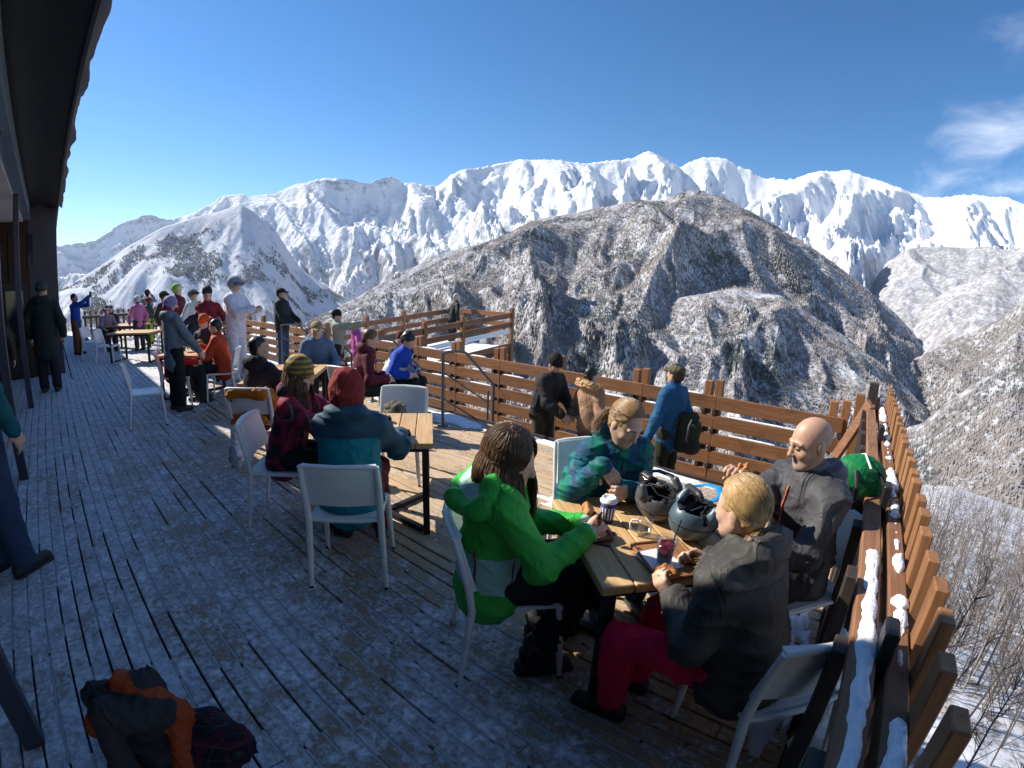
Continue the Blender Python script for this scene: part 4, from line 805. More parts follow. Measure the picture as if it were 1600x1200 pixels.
    for i in(0,1):
        a=V3(*legs[i][1]); k=V3(*legs[i][0]); B=Sd(); fdir=nrm(V3((a-k)[0]*.2,1,0)) if world!='all' else nrm(V3((k-hp[i])[0],(k-hp[i])[1],0)); B.cone(a+V3(0,0,.1),a,.056*s,.05*s,.02); B.cone(a-fdir*.045*s+V3(0,0,-.045),a+fdir*.155*s+V3(0,0,-.055),.047*s,.04*s,.03); B.cone(a-fdir*.05*s+V3(0,0,-.075),a+fdir*.16*s+V3(0,0,-.075),.03*s,.03*s,.01,ax=(0,0,1),f=1.2); B.half((0,0,a[2]-.095),(0,0,-1)); B.wr=wrinkle(i,.003); bo=link('boot',B.mesh('boot',h*1.25,BM),root); so_=Sd(); so_.cone(a-fdir*.05*s+V3(0,0,-.086),a+fdir*.165*s+V3(0,0,-.086),.043*s,.041*s,.01,ax=(0,0,1),f=3.2); so_.half((0,0,a[2]-.0955),(0,0,-1)); (link('sole',so_.mesh('sole',h*.9,SOLE),bo) if h<.0125 else None)
    # jacket
    J=Sd(); hem_=pel-sp*(.06+hem)*s
    if sit: hem_=pel-sp*.045*s+fr*.015
    J.cone(hem_,pel+sp*.12*s,((.188 if sit else .168)+puff)*s,(.158+puff)*s,.05,0,ax=fr,f=1.28); J.cone(pel+sp*.12*s,ch,(.158+puff)*s,(.172+puff)*s,.06,0,ax=fr,f=1.32); J.cone(SH[0]+V3(.06,0,.0),SH[1]+V3(-.06,0,.0),(.075+puff*.6)*s,(.075+puff*.6)*s,.06,0); J.cone(nk-sp*.02*s,nk-sp*.09*s,.085*s,.12*s,.06,0)
    J.cone(nk-sp*.03*s,nk+up*.045*s,.078*s,.07*s,.03,1)
    for i,e in enumerate((-1,1)):
        S,E_,W_=arms[i]; J.cone(S,E_,(.07+puff*.5)*s,(.06+puff*.5)*s,.05,0); w2=W_-(W_-E_)*.06; J.cone(E_,w2,(.063+puff*.5)*s,(.05+puff*.3)*s,.03,0); u=nrm(W_-E_); J.cone(w2-u*.02,w2+u*.008,(.049+puff*.3)*s,(.047+puff*.3)*s,.008,2); J.ell(E_,V3(.062,.062,.062)*s*(1+puff*3),k=.03)
    if hood:
        bk=-fr
        if hood==2: J.ell(nk+bk*.10*s-sp*.055*s,V3(.17,.095,.105)*s,k=.04,m=1); J.cone(nk+bk*.03*s+V3(-.13*s,0,0),nk+bk*.12*s+V3(-.1*s,0,.0),.045*s,.05*s,.03,m=1); J.cone(nk+bk*.03*s+V3(.13*s,0,0),nk+bk*.12*s+V3(.1*s,0,.0),.045*s,.05*s,.03,m=1); J.ell(nk+bk*.125*s+sp*.055*s,V3(.105,.07,.075)*s,k=.02,m=3,op=1)
        else: J.ell(nk+bk*.085*s+sp*.015*s,V3(.15,.085,.085)*s,k=.04,m=1); J.ell(nk+bk*.06*s+sp*.115*s,V3(.095,.075,.07)*s,k=.03,m=3,op=1)
    J.wr=wrinkle(zlib.crc32(label[::-1].encode())%1000,wr)
    MJ=jm or [cloth('jacket_%.3f_%.3f_%.3f'%jc,jc)]; MJ=MJ if len(MJ)>=4 else [MJ[0],MJ[-1] if len(MJ)>1 else MJ[0],MJ[0],MJ[-1]]
    info=dict(J=J,pel=pel,sp=sp,fr=fr,nk=nk,ch=ch,hc=hc,Rh=Rh,s=s,arms=arms,toL=toL,up=up)
    info['jk']=link(jacket if jacket!='j' else 'jacket',J.mesh('jacket',h*(.95 if h<.0105 else 1.2),MJ,None if jmfn is None else (lambda P,mi:jmfn(P,mi,info))),root)
    if hat: hatf(root,hat,hc,Rh,s,h,nk)
    if hair is not None and not hasattr(hat,'nohair'): short_hair(root,hc,Rh,s,h,hair,hat)
    return root,info
def R0(v): return V3(*v)
def short_hair(root,hc,R,s,h,m,hat):
    H_=Sd(); q=lambda *p:hc+R@(V3(*p)*s); H_.ell(q(0,-.02,.032),V3(.083,.1,.095)*s,R,.02); H_.ell(q(0,-.05,-.03),V3(.07,.055,.06)*s,R,.03); H_.ell(q(0,.085,-.035),V3(.075,.07,.085)*s,R,.012,op=1)
    H_.half(q(0,0,-.085),R@V3(0,.2,-1)); H_.wr=wrinkle(5,.006,2.2); link('hair',H_.mesh('hair',h*.9,m),root)
def hatf(root,hat,hc,R,s,h,nk):
    kind,cols=hat[0],hat[1:]; q=lambda *p:hc+R@(V3(*p)*s); ms=[cloth('hat_%.3f_%.3f_%.3f'%c,c,.85) if isinstance(c,tuple) else c for c in cols]; ms=ms if len(ms)>1 else ms*2
    H_=Sd(); nm='hat'
    if kind=='beanie':
        H_.ell(q(0,-.02,.055),V3(.095,.112,.1)*s,R,.02,0); H_.half(q(0,.06,.012),R@V3(0,.35,-1)); H_.cone(q(-.03,.07,.03),q(.03,.07,.03),.03*s,.03*s,.02,1); H_.ell(q(0,-.022,.022),V3(.097,.115,.028)*s,R,.012,1); nm='beanie'
    elif kind=='cap':
        H_.ell(q(0,-.015,.05),V3(.088,.106,.075)*s,R,.02,0); H_.half(q(0,0,.018),R@V3(0,0,-1)); H_.ell(q(0,.115,.032),V3(.07,.07,.012)*s,R,.01,1); nm='cap'
    elif kind=='helmet':
        H_.ell(q(0,-.02,.04),V3(.115,.135,.115)*s,R,.02,0); H_.ell(q(0,.09,-.06),V3(.085,.1,.10)*s,R,.015,0,1); H_.half(q(0,0,-.065),R@V3(0,.1,-1)); H_.cone(q(-.08,.095,.05),q(.08,.095,.05),.028*s,.028*s,.02,1); H_.cone(q(-.1,-.03,.03),q(-.08,.09,.05),.012*s,.012*s,.01,1); H_.cone(q(.1,-.03,.03),q(.08,.09,.05),.012*s,.012*s,.01,1); nm='helmet'
    elif kind=='hoodup':
        H_.ell(q(0,-.03,.02),V3(.108,.125,.13)*s,R,.03,0); H_.cone(q(0,-.03,-.03),nk+V3(0,-.02,-.0),.1*s,.11*s,.05,0); H_.ell(q(0,.1,-.015),V3(.07,.09,.095)*s,R,.02,1,1); H_.wr=wrinkle(9,.009,1.6); nm='hood'
    elif kind=='balaclava':
        H_.ell(q(0,-.012,.03),V3(.09,.108,.105)*s,R,.02,0); H_.ell(q(0,-.03,-.06),V3(.08,.085,.07)*s,R,.04,1); H_.cone(q(0,-.02,-.07),nk,.075*s,.085*s,.03,1); H_.cone(q(-.05,.085,-.055),q(.05,.085,-.055),.03*s,.03*s,.03,1); nm='balaclava'
    if H_.wr is None and kind not in('helmet',): H_.wr=wrinkle(3,.004,2)
    mm=[x if kind!='helmet' else x for x in ms]; link(nm,H_.mesh(nm,h*.95,mm),root)
# ================================================================== patterned cloth
def m_plaid(name,base,lines,scale,rough=.8,soft=.12,kind='Object',rot=(.15,.1,.3)):
    m,t,b=newmat(name); v=coords(t,kind,(1,1,1),rot); sp=t.nodes.new('ShaderNodeSeparateXYZ'); LK(t,v,sp.inputs[0]); c=None
    n=noise(t,v,6,4); cur=ramp(t,n,[(.3,tuple(x*.75 for x in base)),(.7,base)])
    for ax,sc,off,th,col,al in lines:
        f=MATH(t,'FRACT',MATH(t,'ADD',MATH(t,'MULTIPLY',sp.outputs[ax],scale*sc),off)); f=MATH(t,'ABSOLUTE',MATH(t,'SUBTRACT',f,.5)); f=ramp(t,f,[(max(0,th-soft),(al,)*3),(th+soft,(0,0,0))]); cur=cmix(t,f,cur,col)
    LK(t,cur,b.inputs['Base Color']); b.inputs['Roughness'].default_value=rough; b.inputs['Specular IOR Level'].default_value=.2
    bump(t,b,noise(t,coords(t,scale=(1,1,.7)),11,2,.45,.5),.4,.012); return m
def m_stripe(name,c1,c2,scale,axis=2,wob=.0):
    m,t,b=newmat(name); v=coords(t); sp=t.nodes.new('ShaderNodeSeparateXYZ'); LK(t,v,sp.inputs[0])
    f=MATH(t,'FRACT',MATH(t,'ADD',MATH(t,'MULTIPLY',sp.outputs[axis],scale),MATH(t,'MULTIPLY',MATH(t,'ABSOLUTE',sp.outputs[0]),scale*wob))); LK(t,cmix(t,ramp(t,f,[(.42,(0,0,0)),(.5,(1,1,1)),(.92,(1,1,1)),(1,(0,0,0))]),c1,c2),b.inputs['Base Color']); b.inputs['Roughness'].default_value=.75
    bump(t,b,noise(t,v,11,2,.45,.5),.4,.012); return m
# ================================================================== the four at the front table
GREEN=cloth('green_shell',(.04,.40,.05),.55); MINT=m_stripe('mint_stripe',(.50,.66,.56),(.16,.38,.27),150); TEALS=m_stripe('teal_stripe',(.42,.60,.53),(.10,.36,.30),110,wob=.35)
def p1mf(P,mi,I):
    al=(P-I['pel'])@I['sp']; ax=np.abs(P[:,0]); torso=(ax<.30)&(P[:,1]<.20)
    return np.where((mi==0)&torso&(al<.19)&(al>.015),2,mi)
r1,I1=person('woman in a bright green jacket with long brown hair, seated at the front table',(-1.31,1.50,-.01),vf,sit=True,lean=.10,s=1.05,h=.0095,hd=(-.55,.28,.05),LW=(-1.02,1.80,.77),RW=(-.93,1.70,.80),jm=[GREEN,GREEN,TEALS,MINT],jmfn=p1mf,hood=False,tuck=.12,tc=(.012,.012,.014),curl=.85,hx=(.05,.02,-.07),wr=.015,puff=.02,side=.05,legs=[((-.12,.42,.53),(-.13,.30,.095)),((.12,.42,.53),(.14,.20,.095))])
PLB=m_plaid('blue_green_plaid',(.008,.085,.15),[(0,1,.1,.22,(.006,.20,.11),.85),(2,.9,.3,.2,(.012,.14,.16),.8),(0,2,.4,.06,(.012,.045,.10),.8),(2,2,.15,.05,(.02,.03,.10),.8)],6.5,.65,.13)
r2,I2=person('girl in a blue green plaid jacket stirring a cup across the front table',(-1.31,2.54,0),uf,sit=True,lean=.42,h=.0095,hd=(.32,.52,-.10),RW=(-1.10,2.12,.96),LW=(-.98,2.20,.83),jm=[PLB],hood=True,tc=(.02,.02,.03),hat=None,curl=.75,detail=True,eyes='closed',wr=.014,puff=.02,hx=(0,.05,-.01),fdR=(-.45,.55,-.55),pnR=(-.5,0,-.8),fdL=(.6,.6,.1),pnL=(.5,-.1,.0))
GREY=cloth('charcoal_shell',(.055,.055,.06),.6); GREYL=cloth('grey_shell',(.15,.15,.16),.6)
r3,I3=person('bald man in a charcoal jacket with orange zips, seated by the railing',(-.11,2.48,0),vb_,sit=True,lean=.08,h=.0095,hd=(-.22,.26,0),RW=(-.37,2.10,1.04),LW=(-.28,2.02,.80),jm=[GREY,GREYL,GREY,GREYL],hood=True,tc=(.02,.02,.022),skin=SKIN2,detail=True,beard=True,curl=1.0,wr=.013,puff=.024,hx=(0,.03,.0),s=1.04,fdR=(.1,.3,.9),pnR=(-.2,.9,0))
DKG=cloth('dark_olive_shell',(.052,.049,.045),.6); RED=cloth('crimson_trousers',(.64,.006,.06),.7)
r4,I4=person('blonde child in a dark grey jacket and red trousers at the front table',(-.16,1.63,0),(-.93,.25),s=.93,sit=True,lean=.24,h=.009,hd=(.0,.2,0),LW=(-.47,1.60,.72),RW=(-.42,1.86,.78),jm=[DKG],hood=True,tm=RED,hat=None,curl=.9,wr=.015,puff=.04,legs=[((-.61,1.49,.51),(-.63,1.55,.095)),((-.55,1.78,.51),(-.62,1.78,.095))],world='all',hx=(0,.03,.0),fdL=(-.25,.55,.55),pnL=(.6,.2,.2))
# seams, zips and toggles that follow each jacket's surface
def on_surf(J,o,d,lo=.02,hi=.45):
    t=np.linspace(lo,hi,140); P=o[None]+np.outer(t,d); v=J.ev(P,9)[0]; k=np.argmax(v>0); return P[k]
def seam(root,I,pts,mat,r=.0035,name='seam',off=.0,n=5):
    """pts: (along spine, x offset, turn about the spine in radians: 0 front, pi back)"""
    Q=[]
    for (a0,x0,t0),(a1,x1,t1) in zip(pts[:-1],pts[1:]):
        for k in range(n): f=k/n; Q.append((a0+(a1-a0)*f,x0+(x1-x0)*f,t0+(t1-t0)*f))
    Q.append(pts[-1]); rt=np.cross(I['fr'],I['sp']); W_=[]
    for a,x,t in Q:
        o=I['pel']+I['sp']*a+rt*x; d=I['fr']*math.cos(t)+rt*math.sin(t); W_.append(tuple(on_surf(I['J'],o,nrm(d))+d*off))
    return MB().tube(W_,r,6,flat=.7).build(name,mat,I['jk'])
ZIPD=plain('zip_dark',(.02,.02,.022),.4); PURP=plain('purple_zip',(.16,.01,.10),.5)
def trim(root,I,zm=None,yoke=True,hemm=True):
    zm=zm or ZIPD; seam(root,I,[(.46,0,0),(.3,0,0),(.12,0,0),(.0,0,0)],zm,.0045,'zip')
    if yoke: seam(root,I,[(.37,-.16,math.pi),(.36,0,math.pi),(.37,.16,math.pi)],zm,.0022,'back_seam'); seam(root,I,[(.10,0,-2.6),(.10,0,-math.pi),(.10,0,-3.7)],zm,.002,'waist_seam')
    for e in(-1,1): seam(root,I,[(.12,.09*e,.0),(.2,.12*e,.0)],zm,.004,'pocket_zip')
trim(r2,I2); trim(r4,I4); trim(r1,I1,PURP); trim(r3,I3)
seam(r1,I1,[(.02,0,2.0),(.12,0,2.05),(.22,0,2.1)],PURP,.006,'side_zip'); seam(r1,I1,[(.02,0,1.15),(.2,0,1.1)],PURP,.005,'side_zip')
# orange zips on the bald man
def zipline(root,I,pts,mat,r=.004,name='zip'):
    pel,sp,fr,s=I['pel'],I['sp'],I['fr'],I['s']; P=[tuple(pel+sp*a+np.array([x,0,0])+fr*y) for a,x,y in pts]; MB().tube(P,r,6).build(name,mat,root)
ORZ=plain('orange_tape',(.75,.13,.06),.5,var=.05); seam(r3,I3,[(.47,.0,0),(.4,0,0),(.3,0,0),(.2,0,0)],ORZ,.0055,'zip',.004); seam(r3,I3,[(.40,.06,0),(.26,.12,0)],ORZ,.005,'pocket_zip',.003); seam(r3,I3,[(.37,.11,0),(.25,.155,0)],ORZ,.005,'pocket_zip',.003)
# crumpled hood lying on the green jacket's back, pale lining up
def loose_hood(root,I,outer,lining,cord):
    nk,sp,fr,s=I['nk'],I['sp'],I['fr'],I['s']; bk=-fr; rt=np.cross(fr,sp); n=nrm(bk*.8+sp*.62); dn=nrm(np.cross(n,rt)); dn=dn if dn[2]<0 else -dn; c=nk+bk*.115*s-sp*.035*s; H_=Sd(); pts=[c+rt*math.cos(a)*.165*s+dn*math.sin(a)*.105*s-n*(.05*abs(math.cos(a))**2) for a in np.linspace(0,2*math.pi,19)]
    for k in range(18): H_.cone(pts[k],pts[k+1],(.028+.004*math.sin(k*2.1))*s,(.028+.004*math.sin(k*2.1+2.1))*s,.05,0)
    H_.ell(c-n*.03,V3(.155,.05,.10)*s,np.stack([rt,n,dn],1),.02,1); H_.wr=wrinkle(63,.009,1.5); link('hood',H_.mesh('hood',.007,[outer,lining]),root)
    MB().tube([tuple(p+n*.04) for p in pts[10:18]],.009,6,flat=.6).build('hood_cord',cord,root)
loose_hood(r1,I1,GREEN,MINT,ZIPD)
# ------------------------------------------------------------------ long hair
def ell_path(R,c,s,d0,d1,n,lift,jit):
    d0=nrm(d0); d1=nrm(d1); out=[]
    for k in range(n):
        d=nrm(d0*(1-k/(n-1))+d1*(k/(n-1))+jit*math.sin(k*.9)); p=np.array([d[0]*.083,d[1]*.105-.016,d[2]*.104+.028])*(1+lift); out.append(c+R@(p*s))
    return out
def loose_hair(root,I,mat,n,length,seed,side=(-1,1),r=.0042,spread=1.0):
    rg=np.random.RandomState(seed); c,R,s=I['hc'],I['Rh'],I['s']; paths=[]
    for k in range(n):
        ph=rg.uniform(-2.55,2.55); # 0 = back of head, +-pi = face
        d1=V3(math.sin(ph),-math.cos(ph),-.35); part=V3(.02*np.sign(math.sin(ph)+1e-6),.35+rg.uniform(-.6,.45),1); lift=rg.uniform(.03,.13)
        pa=ell_path(R,c,s,part,d1,6,lift,rg.randn(3)*.015); p=np.array(pa[-1]); out=R@V3(math.sin(ph),-math.cos(ph),0); L=length*rg.uniform(.7,1.05); w=rg.uniform(0,6)
        for q in range(1,6):
            t=q/5; pa.append(p+np.array([0,0,-L*t])+out*(.025*t+.03*math.sin(t*2.6)*(1-t))*spread+R@V3(math.cos(w+t*5),math.sin(w+t*4),0)*.008*t)
        paths.append(pa)
    return strands('hair',paths,mat,root,r)
def tied_hair(root,I,mat,n,seed,tie,tail,r=.0026):
    rg=np.random.RandomState(seed); c,R,s=I['hc'],I['Rh'],I['s']; paths=[]
    for k in range(n):
        ph=rg.uniform(-1,1)*2.15; z=rg.uniform(-.2,1.0); d0=V3(math.sin(ph)*1.0,-math.cos(ph)*1.0+.25,max(z,.9-abs(abs(ph)-2.1)*.4 if abs(ph)>1.3 else z)); y0=rg.uniform(-.3,.8); d0=V3(rg.uniform(-1,1),y0,max(rg.uniform(-.1,1.2),.55*y0+.35 if y0>.1 else -1))
        pa=ell_path(R,c,s,d0,V3(*tie)+rg.randn(3)*.04,9,rg.uniform(.03,.075),rg.randn(3)*.003); paths.append(pa)
    strands('hair',paths,mat,root,r)
    if tail is not None:
        T=np.array(tail,float); P=[]
        for k in range(max(150,n//6)):
            o=rg.randn(3)*.012; o2=rg.randn(3)*.009; P.append([T[0]+(T[1]-T[0])*0+o*.3]+[ (T[0]*(1-t)**2+2*T[1]*t*(1-t)+T[2]*t*t)+o+o2*t for t in np.linspace(.12,1,9)])
        strands('hair_tail',P,mat,root,r)
def hair_base(root,I,mat,fall,h,drop=.0,front=.06):
    c,R,s=I['hc'],I['Rh'],I['s']; q=lambda *p:c+R@(V3(*p)*s); H_=Sd(); H_.ell(q(0,-.016,.03),V3(.081,.102,.098)*s,R,.02); H_.ell(q(0,-.045,-.03),V3(.066,.05,.065)*s,R,.03)
    if fall:
        for e in(-1,1): H_.cone(q(e*.05,-.03,-.01),q(e*.06,-.05,-.05)+V3(0,0,-fall),.035*s,.03*s,.04)
        H_.cone(q(0,-.06,-.02),q(0,-.10,-.05)+V3(0,0,-fall),.045*s,.045*s,.05)
    H_.ell(q(0,.105,-.03+(.015 if front==1 else 0)),V3(.066,.08,.10)*s*(1.3 if front==1 else 1),R,.012,op=1); H_.wr=wrinkle(5,.004,2.2); link('hair_mass',H_.mesh('hair_mass',h,mat),root)
hair_base(r1,I1,HBR,.17,.009); loose_hair(r1,I1,HBR,2600,.27,3,r=.0029,spread=1.3)
hair_base(r2,I2,HLB,0,.008,front=1); tied_hair(r2,I2,HLB,1100,4,(0,-.9,-.25),[I2['hc']+I2['Rh']@V3(0,-.115,-.03),I2['hc']+I2['Rh']@V3(.03,-.16,-.06),I2['hc']+I2['Rh']@V3(.09,-.10,-.13)])
hair_base(r4,I4,HBL,0,.008); tied_hair(r4,I4,HBL,1500,6,(-.25,-.8,-.6),[I4['hc']+I4['Rh']@V3(-.02,-.09,-.06),I4['hc']+I4['Rh']@V3(-.08,-.06,-.14),I4['hc']+V3(-.10,.06,-.23)])
# ================================================================== second table
TEAL=cloth('teal_shell',(.004,.19,.235),.6); DUSK=m_plaid('dusk_camo',(.02,.075,.12),[(0,1,.1,.2,(.05,.10,.15),.6),(2,1.3,.3,.2,(.012,.04,.075),.7),(1,1.1,.5,.2,(.07,.11,.13),.5)],7,.65,.2)
def p5mf(P,mi,I):
    al=(P-I['pel'])@I['sp']; return np.where((mi==0)&((al>.36)|(np.abs(P[:,0])>.205)),1,mi)
r5,I5=person('person in a teal jacket and dark red hood, back turned, at the second table',(-2.56,1.53,0),(-.735,.675),sit=True,lean=.14,h=.011,hd=(-.1,.2,0),LW=(-3.0,1.85,.78),RW=(-2.70,2.05,.78),jm=[TEAL,DUSK,DUSK,DUSK],jmfn=p5mf,hood=True,hat=('hoodup',(.22,.022,.022)),tc=(.12,.008,.02),wr=.014,puff=.03)
PLR=m_plaid('red_black_plaid',(.02,.018,.024),[(0,1,.1,.2,(.30,.015,.045),.85),(2,.9,.3,.17,(.26,.015,.04),.75),(0,2,.4,.05,(.20,.19,.19),.6),(2,1.8,.15,.05,(.03,.03,.07),.8),(1,1,.2,.16,(.30,.02,.05),.6)],7,.8,.07)
BEANIE=m_stripe('striped_knit',(.34,.22,.035),(.09,.075,.03),26,2); 
r6,I6=person('woman in a red and black plaid jacket with a striped yellow beanie',(-3.50,1.53,0),(.78,.62),sit=True,lean=.30,h=.011,hd=(.08,.32,0),LW=(-3.12,1.98,.88),RW=(-3.06,1.88,.86),jm=[PLR],hood=True,hat=('beanie',BEANIE,BEANIE),tc=(.015,.015,.018),wr=.009,curl=.9,puff=.012,detail=True,hem=.1)
hair_base(r6,I6,HBR,.0,.012); loose_hair(r6,I6,HBR,260,.30,8,r=.005)
ORC=cloth('orange_coat_fabric',(.50,.15,.015),.7)
person('black haired man in a dark navy jacket beside an orange coat',(-4.95,1.88,0),(-.35,.94),sit=True,lean=.12,h=.012,hd=(-.75,.05,0),LW=(-5.25,2.35,.80),RW=(-4.85,2.35,.80),jc=(.012,.013,.022),hood=True,hair=HBK,skin=SKIN2,tc=(.015,.015,.02),detail=True,puff=.012)
person('dark haired sitter in a maroon jacket behind the red hood',(-5.2,3.28,0),(.45,.9),sit=True,lean=.35,detail=True,hd=(-.3,.35,0),jc=(.10,.012,.025),hood=True,hair=HBR,tc=(.02,.02,.025))
def bwmf(P,mi,I):
    al=(P-I['pel'])@I['sp']; return np.where((mi==0)&(al<.30)&(np.abs(P[:,0])<.21),2,mi)
person('person in a blue and white jacket bending forward by the stair handrail',(-5.55,4.05,-.05),(.85,.5),sit=True,lean=.55,h=.012,hd=(0,.6,0),jm=[cloth('royal_blue_shell',(.008,.06,.42)),cloth('royal_blue_shell',(.008,.06,.42)),cloth('white_shell',(.6,.62,.68)),cloth('royal_blue_shell',(.0,.06,.42))],jmfn=bwmf,hood=False,hair=HBK,tc=(.015,.015,.02),puff=.015)
person('sitter in a pale blue hooded coat and beige cap at the third table',(-6.5,3.4,0),(.9,-.3),sit=True,lean=.2,detail=True,hd=(-.2,.2,0),jc=(.10,.16,.26),hood=True,hat=('cap',(.30,.23,.13)),hair=HBR,tc=(.03,.03,.04),puff=.02)
person('man in a pale green and beige jacket raising his camera by the fence',(-8.55,4.95,-.25),(.75,.66),s=.92,hd=(0,.1,0),RW=(-8.2,5.35,1.08),LW=(-8.35,5.4,1.05),jc=(.33,.33,.27),hair=HBK,hat=('beanie',(.015,.015,.017)),tc=(.02,.02,.025))
person('small sitter in a red jacket and dark cap below the camera man',(-8.3,4.45,-.28),(.6,.8),s=.9,sit=True,jc=(.30,.01,.02),hair=HBK,hat=('beanie',(.02,.02,.02)))
person('child in a pink patterned ski suit by the ramp',(-9.1,5.75,-.42),(.3,.95),s=.86,jc=(.50,.10,.36),tc=(.50,.10,.36),hair=HBK,hood=True)
person('man in a black jacket and russet hat standing by the stairs',(-6.85,5.25,-.7),(.45,-.89),s=1.0,hd=(0,.05,0),RW=(-6.55,4.95,.15),LW=(-7.0,4.9,.15),jc=(.022,.024,.026),tc=(.10,.065,.045),hat=('beanie',(.11,.028,.018)),skin=SKIN2,h=.015,detail=True,puff=.015)
person('tall man in a black jacket and blue jeans standing before the fence',(-10.3,4.55,0),(.75,.66),s=1.03,RW=(-9.95,4.65,1.0),LW=(-10.15,4.9,1.0),jc=(.018,.022,.026),tc=(.025,.06,.14),hat=('cap',(.02,.02,.022)),hair=HBK,skin=SKIN2,puff=.03)
person('skier in a white one piece suit and helmet looking at a phone',(-9.15,3.1,.04),(.85,.5),s=1.13,RW=(-8.75,3.3,1.40),LW=(-8.85,3.45,1.40),hd=(0,.25,0),jc=(.62,.63,.72),tc=(.62,.63,.72),bc=(.5,.5,.55),hat=('helmet',(.25,.27,.30),(.1,.12,.15)),hair=HBK,wr=.013,puff=.02)
person('man in a maroon jacket and dark beanie standing at the crowded table',(-9.75,2.75,0),(.9,-.2),s=1.06,RW=(-9.3,2.7,1.2),LW=(-9.35,2.95,1.15),jc=(.16,.012,.028),tc=(.10,.01,.02),hat=('beanie',(.02,.022,.022)),skin=SKIN2,h=.02)
person('sitter in an orange knit hat facing the table',(-9.2,2.55,0),(.6,-.8),sit=True,hd=(0,.35,0),jc=(.03,.03,.05),hat=('beanie',(.60,.10,.02)),h=.02,lean=.15)
person('dark haired sitter in a bright orange red jacket, back turned',(-8.05,2.47,0),(-.5,-.85),sit=True,lean=.2,hd=(0,.3,0),RW=(-8.4,2.2,.85),LW=(-8.2,2.1,.85),jc=(.42,.045,.012),hair=HBK,tc=(.015,.015,.02),h=.015,puff=.015)
person('standing person in a grey blue jacket and pink balaclava',(-7.72,1.62,0),(-.25,.97),s=1.0,RW=(-7.42,1.95,.88),LW=(-8.0,1.9,.95),hd=(-.35,.2,0),jc=(.15,.19,.23),tc=(.012,.012,.016),hat=('balaclava',cloth('hat_pv',(.28,.22,.42)),cloth('hat_pk',(.32,.02,.10))),h=.015,puff=.012,hem=.12,hood=True)
person('sitter in a red jacket half hidden behind the grey blue jacket',(-8.22,1.7,0),(.2,.98),sit=True,lean=.1,jc=(.45,.01,.015),hair=HBK,hood=True,tc=(.02,.02,.02))
F=[('skier in a white jacket and dark helmet in the background crowd',(-12.2,3.1),(.9,.4),1.02,(.55,.57,.60),(.05,.05,.06),('helmet',(.12,.16,.17),(.03,.03,.03))),
('stooping person in a navy jacket behind the crowded table',(-10.9,2.75),(.95,.1),.96,(.02,.03,.06),(.02,.025,.05),('beanie',(.03,.03,.05))),
('skier with a lime green helmet and dark red jacket',(-13.2,2.95),(.8,.6),1.1,(.10,.02,.02),(.25,.012,.02),('helmet',(.30,.48,.06),(.6,.6,.6))),
('skier in a dark jacket and bright red trousers',(-13.9,2.75),(.8,.5),1.0,(.05,.045,.05),(.42,.02,.05),('helmet',(.03,.07,.06),(.02,.02,.02))),
('child in lime green trousers beside the far fence',(-17.3,2.9),(-.6,-.7),.88,(.04,.06,.04),(.34,.50,.03),('helmet',(.2,.05,.04),(.1,.1,.1))),
('far person in a grey jacket taking a photograph',(-18.6,3.1),(-.9,.3),1.02,(.20,.22,.30),(.05,.05,.06),('beanie',(.03,.03,.03))),
('skier in a pink jacket and white helmet at the farthest table',(-15.9,2.35),(-.9,-.2),.93,(.52,.16,.34),(.05,.05,.06),('helmet',(.55,.56,.60),(.1,.1,.1)))]
for lb,xy,fc,s,jc,tc,ht in F:
    kw={}
    if 'stooping' in lb: kw=dict(lean=.75)
    if 'photograph' in lb: kw=dict(RW=(-18.95,3.3,1.55),LW=(-18.95,3.0,1.55))
    person(lb,(xy[0],xy[1],0),fc,s=s,jc=jc,tc=tc,hat=ht,h=.024,hair=HBK,**kw)
person('sitter in a black jacket and white helmet at the far left',(-17.9,1.75,0),(.9,-.2),sit=True,h=.024,jc=(.03,.03,.03),hat=('helmet',(.5,.52,.55),(.02,.02,.02)),hair=HBR)
person('sitter in a grey jacket and black helmet at the far left',(-16.9,1.55,0),(.95,.1),sit=True,h=.024,jc=(.22,.22,.27),hat=('helmet',(.02,.02,.025),(.5,.5,.5)),hair=HBR)
person('man in a bright blue jacket and brown trousers photographing with a phone',(-16.6,.62,0),(.55,.83),s=1.03,h=.02,RW=(-16.35,1.0,1.62),LW=(-16.45,1.0,1.6),jc=(.008,.06,.38),tc=(.13,.055,.02),hair=HBK,skin=SKIN2)
person('man in a long dark green coat standing under the eave',(-10.9,-.18,0),(-.95,.25),s=1.19,h=.018,jc=(.022,.032,.028),tc=(.022,.018,.03),hair=None,hat=('beanie',(.05,.06,.06)),hem=.22,hood=True,puff=.03)
person('person in blue jeans and a teal jacket at the left edge',(-3.86,-.6,0),(-.6,.8),s=1.18,h=.012,jc=(.006,.10,.12),tc=(.035,.055,.11),hat=('beanie',(.03,.03,.03)),legs=[((-.12,.02,.55),(-.12,.0,.095)),((.10,.03,.55),(.12,.05,.095))],hair=HBK)
person('person in black behind the porch post',(-7.4,-1.05,0),(-.8,.6),s=1.02,jc=(.012,.012,.014),tc=(.02,.018,.016),hair=HBK,h=.02)
person('person in a brown coat standing by the dark lodge door',(-9.3,-.95,0),(.9,.3),s=.98,jc=(.045,.03,.022),tc=(.02,.02,.02),hair=HBK,h=.02)
